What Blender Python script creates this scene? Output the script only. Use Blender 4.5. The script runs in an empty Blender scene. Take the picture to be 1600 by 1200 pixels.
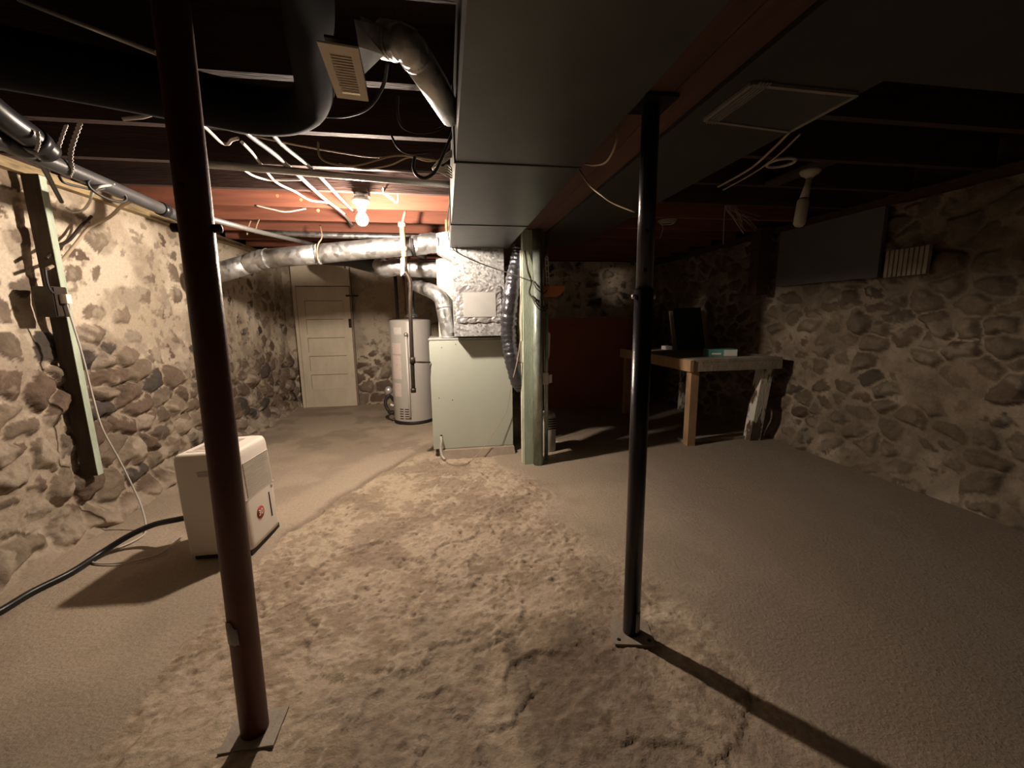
import bpy, bmesh, math, random
import numpy as np
from mathutils import Vector, Matrix

random.seed(7)
S = bpy.context.scene
COL = S.collection
S.view_settings.view_transform = 'Standard'
S.view_settings.look = 'None'
S.view_settings.gamma = 1.0
S.view_settings.use_curve_mapping = False
S.view_settings.exposure = 0.5

# ------------------------------------------------------------------ camera
FPX, H = 640.0, 1.40
YAW, PITCH, ROLL = math.radians(9.1), math.radians(9.2), math.radians(0.75)
CP = Vector((0, 0, H))
fwd = Vector((math.sin(YAW)*math.cos(PITCH), math.cos(YAW)*math.cos(PITCH), -math.sin(PITCH)))
r0 = Vector((math.cos(YAW), -math.sin(YAW), 0))
u0 = r0.cross(fwd)
rgt = r0*math.cos(ROLL) - u0*math.sin(ROLL)
upv = u0*math.cos(ROLL) + r0*math.sin(ROLL)
cam = bpy.data.cameras.new('camera')
cam.sensor_width = 36.0
cam.lens = 36.0*FPX/1600.0
cam.clip_start = 0.02
co = bpy.data.objects.new('camera', cam)
co.matrix_world = Matrix(((rgt.x, upv.x, -fwd.x, 0), (rgt.y, upv.y, -fwd.y, 0), (rgt.z, upv.z, -fwd.z, H), (0, 0, 0, 1)))
COL.objects.link(co)
S.camera = co

def ray(px, py): return fwd*FPX + rgt*(px-800) - upv*(py-600)
def P(px, py, D):            # the point seen there at distance D into the room
    d = ray(px, py); return CP + d*(D/d.y)
def G(px, py, z=0.0):        # ... on a level plane
    d = ray(px, py); return CP + d*((z-H)/d.z)
def W(px, py, x):            # ... on a plane along the side walls
    d = ray(px, py); return CP + d*(x/d.x)

# ------------------------------------------------------------------ mesh helpers
class MB:
    def __init__(s): s.bm = bmesh.new()
    def box(s, a, b, M=None):
        a = Vector(a); b = Vector(b)
        vs = [s.bm.verts.new((x, y, z)) for x in (a.x, b.x) for y in (a.y, b.y) for z in (a.z, b.z)]
        if M is not None:
            for v in vs: v.co = M @ v.co
        for f in ((0,1,3,2), (4,6,7,5), (0,4,5,1), (2,3,7,6), (0,2,6,4), (1,5,7,3)):
            s.bm.faces.new([vs[i] for i in f])
        return s
    def hexa(s, p):          # 8 corners: 4 bottom loop, 4 top loop
        vs = [s.bm.verts.new(q) for q in p]
        for f in ((3,2,1,0), (4,5,6,7), (0,1,5,4), (1,2,6,5), (2,3,7,6), (3,0,4,7)):
            s.bm.faces.new([vs[i] for i in f])
        return s
    def bar(s, p0, p1, w, h, up=(0,0,1)):
        p0 = Vector(p0); p1 = Vector(p1); d = (p1-p0).normalized(); u = Vector(up)
        r = d.cross(u).normalized(); u = r.cross(d).normalized()
        c = [(-1,-1), (1,-1), (1,1), (-1,1)]
        return s.hexa([p0+r*(a*w/2)+u*(b*h/2) for a, b in c] + [p1+r*(a*w/2)+u*(b*h/2) for a, b in c])
    def tube(s, pts, rad, seg=12, cap=True, smooth=True):
        pts = [Vector(p) for p in pts]
        n = len(pts)
        rad = [rad]*n if not hasattr(rad, '__len__') else rad
        t = [((pts[min(i+1, n-1)]-pts[max(i-1, 0)]).normalized()) for i in range(n)]
        ref = Vector((0,0,1)) if abs(t[0].z) < .9 else Vector((1,0,0))
        nrm = (ref - t[0]*ref.dot(t[0])).normalized()
        rings = []
        for i in range(n):
            nrm = (nrm - t[i]*nrm.dot(t[i])).normalized()
            b = t[i].cross(nrm)
            rings.append([s.bm.verts.new(pts[i] + (nrm*math.cos(2*math.pi*k/seg) + b*math.sin(2*math.pi*k/seg))*rad[i]) for k in range(seg)])
        for i in range(n-1):
            for k in range(seg):
                f = s.bm.faces.new((rings[i][k], rings[i][(k+1) % seg], rings[i+1][(k+1) % seg], rings[i+1][k]))
                f.smooth = smooth
        if cap:
            s.bm.faces.new(rings[0][::-1]); s.bm.faces.new(rings[-1])
        return s
    def lathe(s, prof, o, seg=32, axis=(0,0,1)):
        o = Vector(o); q = Vector((0,0,1)).rotation_difference(Vector(axis))
        rings = []
        for r, z in prof:
            if r < 1e-5: rings.append([s.bm.verts.new(o + q @ Vector((0,0,z)))])
            else: rings.append([s.bm.verts.new(o + q @ Vector((r*math.cos(2*math.pi*k/seg), r*math.sin(2*math.pi*k/seg), z))) for k in range(seg)])
        for a, b in zip(rings, rings[1:]):
            for k in range(seg):
                l = (k+1) % seg
                if len(a) == 1 and len(b) == 1: continue
                if len(a) == 1: f = s.bm.faces.new((a[0], b[l], b[k]))
                elif len(b) == 1: f = s.bm.faces.new((a[k], a[l], b[0]))
                else: f = s.bm.faces.new((a[k], a[l], b[l], b[k]))
                f.smooth = True
        return s
    def prism(s, poly, vec):
        vec = Vector(vec)
        a = [s.bm.verts.new(Vector(p)) for p in poly]; b = [s.bm.verts.new(Vector(p)+vec) for p in poly]
        n = len(a)
        s.bm.faces.new(a[::-1]); s.bm.faces.new(b)
        for i in range(n): s.bm.faces.new((a[i], a[(i+1) % n], b[(i+1) % n], b[i]))
        return s
    def build(s, name, mat, parent=None, bevel=0.0, smooth=False, seg=2):
        if bevel:
            bmesh.ops.bevel(s.bm, geom=[e for e in s.bm.edges if len(e.link_faces) == 2 and e.calc_face_angle(0) > .6], offset=bevel, segments=seg, affect='EDGES', profile=.5)
        bmesh.ops.recalc_face_normals(s.bm, faces=s.bm.faces)
        me = bpy.data.meshes.new(name); s.bm.to_mesh(me); s.bm.free()
        if smooth:
            for p in me.polygons: p.use_smooth = True
        me.materials.append(mat)
        return link(name, me, parent)

def root_of(o):
    loc = Vector(o.location)
    while o.parent: o = o.parent; loc += o.location
    return loc
def link(name, me, parent):
    o = bpy.data.objects.new(name, me); COL.objects.link(o)
    if parent is not None:
        me.transform(Matrix.Translation(-root_of(parent))); o.parent = parent
    else:
        n = len(me.vertices); a = np.zeros(n*3); me.vertices.foreach_get('co', a); a = a.reshape(-1, 3)
        c = Vector(((a[:,0].min()+a[:,0].max())/2, (a[:,1].min()+a[:,1].max())/2, a[:,2].min()))
        me.transform(Matrix.Translation(-c)); o.location = c
    return o
def tag(o, label, cat, group=None):
    o['label'] = label; o['category'] = cat
    if group: o['group'] = group
    return o
def thing(name, loc, label, cat, group=None):
    o = bpy.data.objects.new(name, None); COL.objects.link(o); o.location = loc; o.empty_display_size = .1
    return tag(o, label, cat, group)
def cr(pts, n=8):            # smooth curve through points
    p = [Vector(q) for q in pts]; p = [p[0]*2-p[1]] + p + [p[-1]*2-p[-2]]; out = []
    for i in range(1, len(p)-2):
        for k in range(n):
            t = k/n; a, b, c, d = p[i-1], p[i], p[i+1], p[i+2]
            out.append(.5*((2*b) + (c-a)*t + (2*a-5*b+4*c-d)*t*t + (3*b-a-3*c+d)*t**3))
    out.append(p[-2]); return out
def cable(name, pts, r, m, label, cat='cable', group=None, seg=8, n=8):
    return tag(MB().tube(cr(pts, n), r, seg).build(name, m), label, cat, group)

# ------------------------------------------------------------------ materials
def mat(name, col, rough=.7, metal=0.0, var=.25, scale=6.0, bump=.0, bscale=60.0, col2=None, stretch=(1,1,1), spec=.4, thr=None):
    m = bpy.data.materials.new(name); m.use_nodes = True
    nt = m.node_tree; N = nt.nodes; L = nt.links
    b = N['Principled BSDF']; b.inputs['Roughness'].default_value = rough; b.inputs['Metallic'].default_value = metal
    b.inputs['Specular IOR Level'].default_value = spec
    tc = N.new('ShaderNodeTexCoord'); mp = N.new('ShaderNodeMapping'); mp.inputs['Scale'].default_value = stretch
    L.new(tc.outputs['Object'], mp.inputs['Vector'])
    no = N.new('ShaderNodeTexNoise'); no.inputs['Scale'].default_value = scale; no.inputs['Detail'].default_value = 6; no.inputs['Roughness'].default_value = .6
    L.new(mp.outputs[0], no.inputs['Vector'])
    rp = N.new('ShaderNodeValToRGB'); c = col; c2 = col2 or tuple(x*(1-var) for x in col)
    lo, hi = thr or (.3, .7)
    rp.color_ramp.elements[0].position = lo; rp.color_ramp.elements[1].position = hi
    rp.color_ramp.elements[0].color = (*c2, 1); rp.color_ramp.elements[1].color = (*c, 1)
    L.new(no.outputs[0], rp.inputs[0]); L.new(rp.outputs[0], b.inputs['Base Color'])
    if bump:
        n2 = N.new('ShaderNodeTexNoise'); n2.inputs['Scale'].default_value = bscale; n2.inputs['Detail'].default_value = 5
        L.new(mp.outputs[0], n2.inputs['Vector'])
        bp = N.new('ShaderNodeBump'); bp.inputs['Strength'].default_value = bump; bp.inputs['Distance'].default_value = .01
        L.new(n2.outputs[0], bp.inputs['Height']); L.new(bp.outputs[0], b.inputs['Normal'])
    return m
def attr_mat(name, rough, bump, bscale, amt=.25):
    m = bpy.data.materials.new(name); m.use_nodes = True
    nt = m.node_tree; N = nt.nodes; L = nt.links; b = N['Principled BSDF']
    b.inputs['Roughness'].default_value = rough; b.inputs['Specular IOR Level'].default_value = .2
    at = N.new('ShaderNodeAttribute'); at.attribute_name = 'tint'
    tc = N.new('ShaderNodeTexCoord'); no = N.new('ShaderNodeTexNoise'); no.inputs['Scale'].default_value = bscale; no.inputs['Detail'].default_value = 8; no.inputs['Roughness'].default_value = .65
    L.new(tc.outputs['Object'], no.inputs['Vector'])
    mr = N.new('ShaderNodeMapRange'); mr.inputs[1].default_value = .3; mr.inputs[2].default_value = .7; mr.inputs[3].default_value = 1-amt; mr.inputs[4].default_value = 1+amt
    L.new(no.outputs[0], mr.inputs[0])
    mx = N.new('ShaderNodeVectorMath'); mx.operation = 'SCALE'
    L.new(at.outputs['Color'], mx.inputs[0]); L.new(mr.outputs[0], mx.inputs['Scale']); L.new(mx.outputs[0], b.inputs['Base Color'])
    bp = N.new('ShaderNodeBump'); bp.inputs['Strength'].default_value = bump; bp.inputs['Distance'].default_value = .012
    L.new(no.outputs[0], bp.inputs['Height']); L.new(bp.outputs[0], b.inputs['Normal'])
    return m
def galv_mat(name, col=(.62,.64,.64), rough=.38, scale=45, contrast=.45, metal=.5):
    m = bpy.data.materials.new(name); m.use_nodes = True
    nt = m.node_tree; N = nt.nodes; L = nt.links; b = N['Principled BSDF']
    b.inputs['Metallic'].default_value = metal
    tc = N.new('ShaderNodeTexCoord'); vo = N.new('ShaderNodeTexVoronoi'); vo.inputs['Scale'].default_value = scale
    L.new(tc.outputs['Object'], vo.inputs['Vector'])
    rp = N.new('ShaderNodeValToRGB'); rp.color_ramp.elements[0].color = (*[c*(1-contrast) for c in col], 1); rp.color_ramp.elements[1].color = (*[min(1, c*1.25) for c in col], 1)
    L.new(vo.outputs['Color'], rp.inputs[0]); L.new(rp.outputs[0], b.inputs['Base Color'])
    mr = N.new('ShaderNodeMapRange'); mr.inputs[3].default_value = rough; mr.inputs[4].default_value = rough+.25
    L.new(vo.outputs['Color'], mr.inputs[0]); L.new(mr.outputs[0], b.inputs['Roughness'])
    n2 = N.new('ShaderNodeTexNoise'); n2.inputs['Scale'].default_value = 7
    bp = N.new('ShaderNodeBump'); bp.inputs['Strength'].default_value = .15; bp.inputs['Distance'].default_value = .02
    L.new(tc.outputs['Object'], n2.inputs['Vector']); L.new(n2.outputs[0], bp.inputs['Height']); L.new(bp.outputs[0], b.inputs['Normal'])
    return m
def foil_mat(name, col, rough=.25, bump=.8, scale=18):
    m = mat(name, col, rough, .65, .3, 10, bump, scale); return m
def emit_mat(name, col, k):
    m = bpy.data.materials.new(name); m.use_nodes = True; b = m.node_tree.nodes['Principled BSDF']
    b.inputs['Base Color'].default_value = (.9,.9,.9,1); b.inputs['Emission Color'].default_value = (*col, 1); b.inputs['Emission Strength'].default_value = k
    return m

M = dict(
    wood_dark=mat('wood_dark', (.06,.032,.025), .8, 0, .5, 5, .4, 40, stretch=(.3,3,3)),
    wood_red=mat('wood_red', (.24,.085,.05), .75, 0, .35, 5, .3, 40, stretch=(.4,3,5)),
    subfloor=mat('subfloor', (.035,.022,.018), .85, 0, .5, 4, .4, 30, stretch=(4,.4,1)),
    beam=mat('beam', (.10,.043,.027), .75, 0, .4, 4, .3, 40, stretch=(4,.4,4)),
    sill=mat('sill', (.50,.38,.21), .85, 0, .75, 7, .5, 40, stretch=(3,.6,3)),
    duct=mat('duct', (.095,.096,.09), .42, .6, .2, 3, .1, 12, col2=(.07,.07,.066)),
    duct_dim=mat('duct_dim', (.062,.06,.056), .6, .5, .25, 3, .1, 12),
    galv=galv_mat('galv', (.60,.62,.62), .4, 60, .6, .6), galv_fine=galv_mat('galv_fine', (.50,.51,.51), .3, 25, .3, .88),
    foil=foil_mat('foil', (.8,.8,.8), .22, .6, 14), black_foil=foil_mat('black_foil', (.10,.10,.115), .25, 1.0, 22),
    white_metal=mat('white_metal', (.50,.50,.46), .45, 0, .08, 3),
    furnace=mat('furnace', (.50,.545,.47), .42, 0, .07, 2.5, .03, 30),
    dark=mat('dark', (.02,.018,.018), .6, 0, .3), gap=mat('gap', (.01,.01,.01), .9),
    black_plastic=mat('black_plastic', (.016,.016,.018), .35, 0, .2), grey_pipe=mat('grey_pipe', (.065,.065,.068), .4, 0, .35, 9, .1, 60),
    post_red=mat('post_red', (.11,.032,.022), .5, 0, .35, 7, .15, 60), post_black=mat('post_black', (.02,.02,.026), .28, .3, .3, 9, .08, 60, spec=.6),
    green_wood=mat('green_wood', (.52,.62,.49), .7, 0, .5, 6, .4, 50, col2=(.36,.42,.33), stretch=(3,3,.5)),
    green_steel=mat('green_steel', (.46,.53,.47), .3, .45, .5, 9, .15, 60, col2=(.20,.23,.21), stretch=(2,2,.7)),
    white_paint=mat('white_paint', (.70,.70,.60), .6, 0, .45, 5, .2, 40, stretch=(2,2,.6), thr=(.3,.5)),
    door=mat('door_paint', (.74,.66,.52), .55, 0, .18, 3, .15, 50, stretch=(2,2,1)), door_edge=mat('door_groove', (.30,.24,.17), .8),
    plastic=mat('plastic', (.74,.68,.60), .4, 0, .05, 3), plastic_grey=mat('plastic_grey', (.50,.44,.38), .5),
    heater=mat('heater', (.52,.50,.46), .35, 0, .08, 3), paper=mat('paper', (.72,.62,.58), .7, 0, .3, 30, col2=(.55,.33,.30), stretch=(1,1,3), thr=(.25,.45)),
    label=mat('label', (.75,.73,.68), .6, 0, .1, 30), red=mat('red', (.42,.05,.04), .5), white=mat('white', (.85,.83,.78), .5, 0, .05),
    cream=mat('cream', (.80,.72,.58), .5, 0, .1), cable_white=mat('cable_white', (.58,.55,.50), .5, 0, .15), conduit=mat('conduit', (.46,.455,.43), .38, .5, .2, 12),
    cable_black=mat('cable_black', (.03,.028,.026), .5), cable_tan=mat('cable_tan', (.5,.40,.28), .6), copper=mat('copper', (.34,.17,.10), .5, .4, .5, 12),
    iron=mat('iron', (.06,.045,.035), .5, .5, .5, 20), cream_pipe=mat('cream_pipe', (.42,.31,.21), .6, 0, .5, 12, .2, 60),
    porcelain=mat('porcelain', (.82,.80,.74), .25, 0, .05), brown_panel=mat('brown_panel', (.34,.12,.065), .6, 0, .25, 2),
    orange_wood=mat('orange_wood', (.55,.22,.10), .6, 0, .2, 8), bench_wood=mat('bench_wood', (.46,.29,.17), .7, 0, .4, 6, .3, 40, stretch=(1,1,.5)),
    bench_grey=mat('bench_grey', (.42,.36,.28), .8, 0, .5, 6, .4, 40), bench_peel=mat('bench_peel', (.62,.60,.53), .7, 0, .8, 9, .5, 40, col2=(.10,.07,.05), stretch=(1,1,.4), thr=(.46,.52)),
    teal=mat('teal', (.12,.38,.34), .5, 0, .15), plate=mat('plate', (.36,.31,.25), .7, .2, .3, 12, .3, 50), duct_tape=mat('duct_tape', (.34,.32,.28), .4, .5, .25),
    panel_grey=mat('panel_grey', (.11,.11,.108), .7, 0, .15), concrete=mat('pad_concrete', (.40,.33,.26), .9, 0, .3, 8, .5, 40), peel=mat('peel', (.42,.40,.38), .7, 0, .3, 30),
    bulb=emit_mat('bulb_glow', (1.0,.815,.66), 1900.0), black_duct=mat('black_duct', (.006,.006,.009), .85, 0, .2, spec=.15),
)
M['galv_plate'] = mat('plate_sheet', (.62,.62,.60), .45, .4, .12, 8)
M['stud_shade'] = mat('stud_shade', (.085,.06,.042), .85, 0, .5, 8, .4, 40, stretch=(3,3,.5))  # green stud's side away from the bulb, shade put into the colour

# ------------------------------------------------------------------ noise in numpy
def hsh(i, j, k=0):
    i = i.astype(np.int64); j = j.astype(np.int64)
    h = (i*374761393 + j*668265263 + k*982451653) & 0xffffffff
    h = ((h ^ (h >> 13))*1274126177) & 0xffffffff
    h = ((h ^ (h >> 15))*2246822519) & 0xffffffff
    return ((h ^ (h >> 16)) & 0xffffff)/float(0xffffff)
def vn(u, v, k=0):
    i = np.floor(u); j = np.floor(v); a = u-i; b = v-j; a = a*a*(3-2*a); b = b*b*(3-2*b)
    return (hsh(i,j,k)*(1-a)+hsh(i+1,j,k)*a)*(1-b) + (hsh(i,j+1,k)*(1-a)+hsh(i+1,j+1,k)*a)*b
def fbm(u, v, k=0, o=4):
    s = np.zeros_like(u); a = .5; t = 0
    for n in range(o): s += a*vn(u, v, k+n*17); t += a; a *= .55; u = u*2.03+3.1; v = v*2.03+7.7
    return s/t
def worley(u, v, k=0, jit=.85):
    i0 = np.floor(u); j0 = np.floor(v)
    F1 = np.full(u.shape, 9.0); F2 = np.full(u.shape, 9.0); I = np.zeros_like(u); J = np.zeros_like(u)
    for di in (-1,0,1):
        for dj in (-1,0,1):
            i = i0+di; j = j0+dj
            cx = i+.5+jit*(hsh(i,j,k)-.5); cy = j+.5+jit*(hsh(i,j,k+1)-.5)
            d = np.sqrt((u-cx)**2+(v-cy)**2)
            m = d < F1
            F2 = np.where(m, F1, np.minimum(F2, d)); F1 = np.where(m, d, F1); I = np.where(m, i, I); J = np.where(m, j, J)
    return F1, F2, I, J
def sst(x, a, b):
    t = np.clip((x-a)/(b-a), 0, 1); return t*t*(3-2*t)

def grid_obj(name, nu, nv, pos, colr, m):
    me = bpy.data.meshes.new(name)
    idx = np.arange(nu*nv).reshape(nu, nv)
    q = np.stack([idx[:-1,:-1], idx[1:,:-1], idx[1:,1:], idx[:-1,1:]], -1).reshape(-1, 4)
    me.vertices.add(nu*nv); me.vertices.foreach_set('co', pos.reshape(-1))
    me.loops.add(q.size); me.loops.foreach_set('vertex_index', q.reshape(-1))
    me.polygons.add(len(q)); me.polygons.foreach_set('loop_start', np.arange(len(q))*4)
    me.polygons.foreach_set('use_smooth', np.ones(len(q), bool))
    me.update(calc_edges=True)
    a = me.color_attributes.new('tint', 'FLOAT_COLOR', 'POINT')
    a.data.foreach_set('color', np.concatenate([colr, np.ones(colr.shape[:-1]+(1,))], -1).reshape(-1))
    me.materials.append(m)
    o = bpy.data.objects.new(name, me); COL.objects.link(o); o['kind'] = 'structure'
    return o
def lerp(a, b, t): return a*(1-t[..., None]) + b*t[..., None]
C3 = lambda *c: np.array(c, float)

wall_m = attr_mat('rubble_wall', .9, .5, 55, .14)
floor_m = attr_mat('earth_floor', .95, .7, 60, .14)

def stone_surface(U, V, seed, plaster, su=.25, sv=.17, dirt=None):
    """height and colour of a rubble wall: U along, V up, plaster = mortar level 0..1, dirt = how brown the mortar is"""
    wu = U + .16*(fbm(U*4, V*4, seed+50)-.5) ; wv = V + .14*(fbm(U*4, V*4, seed+70)-.5)
    wu2 = wu + .035*(fbm(U*18, V*18, seed+52)-.5); wv2 = wv + .035*(fbm(U*18, V*18, seed+72)-.5)
    F1, F2, I, J = worley(wu2/su, wv2/sv, seed, .95)
    G1, G2, I2, J2 = worley(wu2/(su*.42), wv2/(sv*.45), seed+300, .95)
    b = F2-F1
    rnd = hsh(I, J, seed+9); rn2 = hsh(I, J, seed+10)
    dome = np.power(np.clip(b/.45, 0, 1), .5)
    facet = (wu/su-I-.5)*(hsh(I,J,seed+4)-.5) + (wv/sv-J-.5)*(hsh(I,J,seed+5)-.5)
    cr_ = np.abs(fbm(U*7, V*9, seed+23, 3)-.5)
    hs = dome*(.5+.5*rnd) + .16*(fbm(U*9, V*9, seed+20)-.5) + facet*.5*dome + .10*(fbm(U*28, V*28, seed+21)-.5) - .10*sst(cr_, .03, .0)*dome
    gapd = sst(np.maximum(dome*.9, 0), .28, .05)
    small = np.power(np.clip((G2-G1)/.5, 0, 1), .6)*(.12+.34*hsh(I2, J2, seed+11))
    big = hs > small
    hs = np.maximum(hs, small)
    hp = plaster + .26*(fbm(U*3, V*3, seed+30)-.5) + .20*(fbm(U*13, V*13, seed+31, 5)-.5) + .08*(fbm(U*45, V*45, seed+32, 3)-.5)
    ex = sst(hs-hp, -.01, .02)
    h = np.maximum(hs, hp)
    g = fbm(U*12, V*12, seed+40); g2 = fbm(U*40, V*40, seed+41)
    base = lerp(C3(.165,.125,.095), C3(.31,.245,.18), rnd)
    base = lerp(base, C3(.19,.135,.10), sst(rn2, .72, .8))
    base = lerp(base, C3(.095,.08,.068), sst(rn2, .18, .12))
    base = np.where(big[..., None], base, lerp(C3(.15,.12,.09), C3(.33,.27,.2), hsh(I2, J2, seed+12)))
    base = base*((.6+.5*g+.3*g2)*.78)[..., None]
    base = lerp(base, C3(.48,.41,.32), .6*sst(fbm(U*7, V*7, seed+44, 5), .54, .66))   # lime smears on the stone
    mort = lerp(C3(.66,.575,.455), C3(.47,.395,.30), sst(fbm(U*2.2, V*2.2, seed+45), .42, .62))
    mort = lerp(mort, C3(.34,.285,.22), .75*sst(fbm(U*5, V*5, seed+46, 5), .54, .66))
    mort = lerp(mort, C3(.27,.215,.16), .8*sst(fbm(U*16, V*16, seed+47, 4), .63, .70))
    if dirt is not None: mort = lerp(mort, C3(.30,.24,.18), dirt)
    return h, lerp(mort, base, ex), ex

# left wall
YB = 7.12; XL = -2.55; XR = 3.77; YF = -2.2
def make_left():
    st = .0115; ys = np.arange(YF, YB+.1, st); zs = np.arange(-.12, 2.36, st)
    U, V = np.meshgrid(ys, zs, indexing='ij')
    line = 1.02 + .40*(fbm(U*1.3, V*1.3, 5)-.5) + .25*sst(U, 3.9, 3.4) - .1*sst(U, 4.9, 5.8)
    low = sst(V, line+.16, line-.16)
    nearp = sst(U, 3.2, 2.7)
    pl = .735 + .10*sst(V, 1.9, 2.2) - .47*low*(1-.4*nearp)
    h, c, ex = stone_surface(U, V, 11, pl, .24, .17, .8*low*(1-.5*nearp))
    x = XL + .085*h*(.72+.55*low) + .05*(fbm(U*1.2, V*1.2, 80)-.5) + .10*sst(V, .22, -.05) + .03*low + .02
    c = lerp(c, C3(.42,.345,.265), .8*sst(V+.05*(fbm(U*8,V*8,3)-.5), .14, .04))
    c = lerp(c, C3(.30,.24,.17), .5*sst(V, 2.16, 2.26))
    grid_obj('wall_left', len(ys), len(zs), np.stack([x, U, V], -1), c, wall_m)
make_left()
def make_back():
    st = .018; xs = np.arange(XL-.1, XR+.1, st); zs = np.arange(-.12, 2.36, st)
    U, V = np.meshgrid(xs, zs, indexing='ij')
    low = sst(V, .95, .55)
    pl = .90 - .5*low - .18*sst(U, .3, 1.2)
    h, c, ex = stone_surface(U, V, 31, pl)
    y = YB + .02 - .085*h - .10*sst(V, .2, -.05)
    c = lerp(c, C3(.40,.34,.27), .5*sst(V, .75, 1.1)*sst(U, .2, 0))
    # pale doorway surround
    grid_obj('wall_back', len(xs), len(zs), np.stack([U, y, V], -1), c, wall_m)
make_back()
def make_right():
    st = .0125; ys = np.arange(YF, YB+.1, st); zs = np.arange(-.12, 2.36, st)
    U, V = np.meshgrid(ys, zs, indexing='ij')
    pl = .46 + .5*(fbm(U*1.3, V*1.3, 6)-.5) + .1*sst(V, .5, .1)
    h, c, ex = stone_surface(U, V, 57, pl, .23, .155, np.full(U.shape, .35))
    c = lerp(c, C3(.20,.155,.11), .25+.5*sst(fbm(U*2.4, V*2.4, 90, 5), .4, .62))*.66*(.7+.6*fbm(U*11, V*11, 91, 5))[..., None]  # whole wall toned down, its dimmer light put into the stone colour
    x = XR - .115*h + .02 - .10*sst(V, .22, -.05) - .04*(fbm(U, V, 81)-.5)
    grid_obj('wall_right', len(ys), len(zs), np.stack([x, U, V], -1), c, wall_m)
make_right()
def make_front():
    st = .04; xs = np.arange(XL-.1, XR+.1, st); zs = np.arange(-.12, 2.36, st)
    U, V = np.meshgrid(xs, zs, indexing='ij')
    h, c, ex = stone_surface(U, V, 91, np.full(U.shape, .7))
    grid_obj('wall_front', len(xs), len(zs), np.stack([U, YF-.02+.08*h, V], -1), c*.6, wall_m)
make_front()

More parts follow.
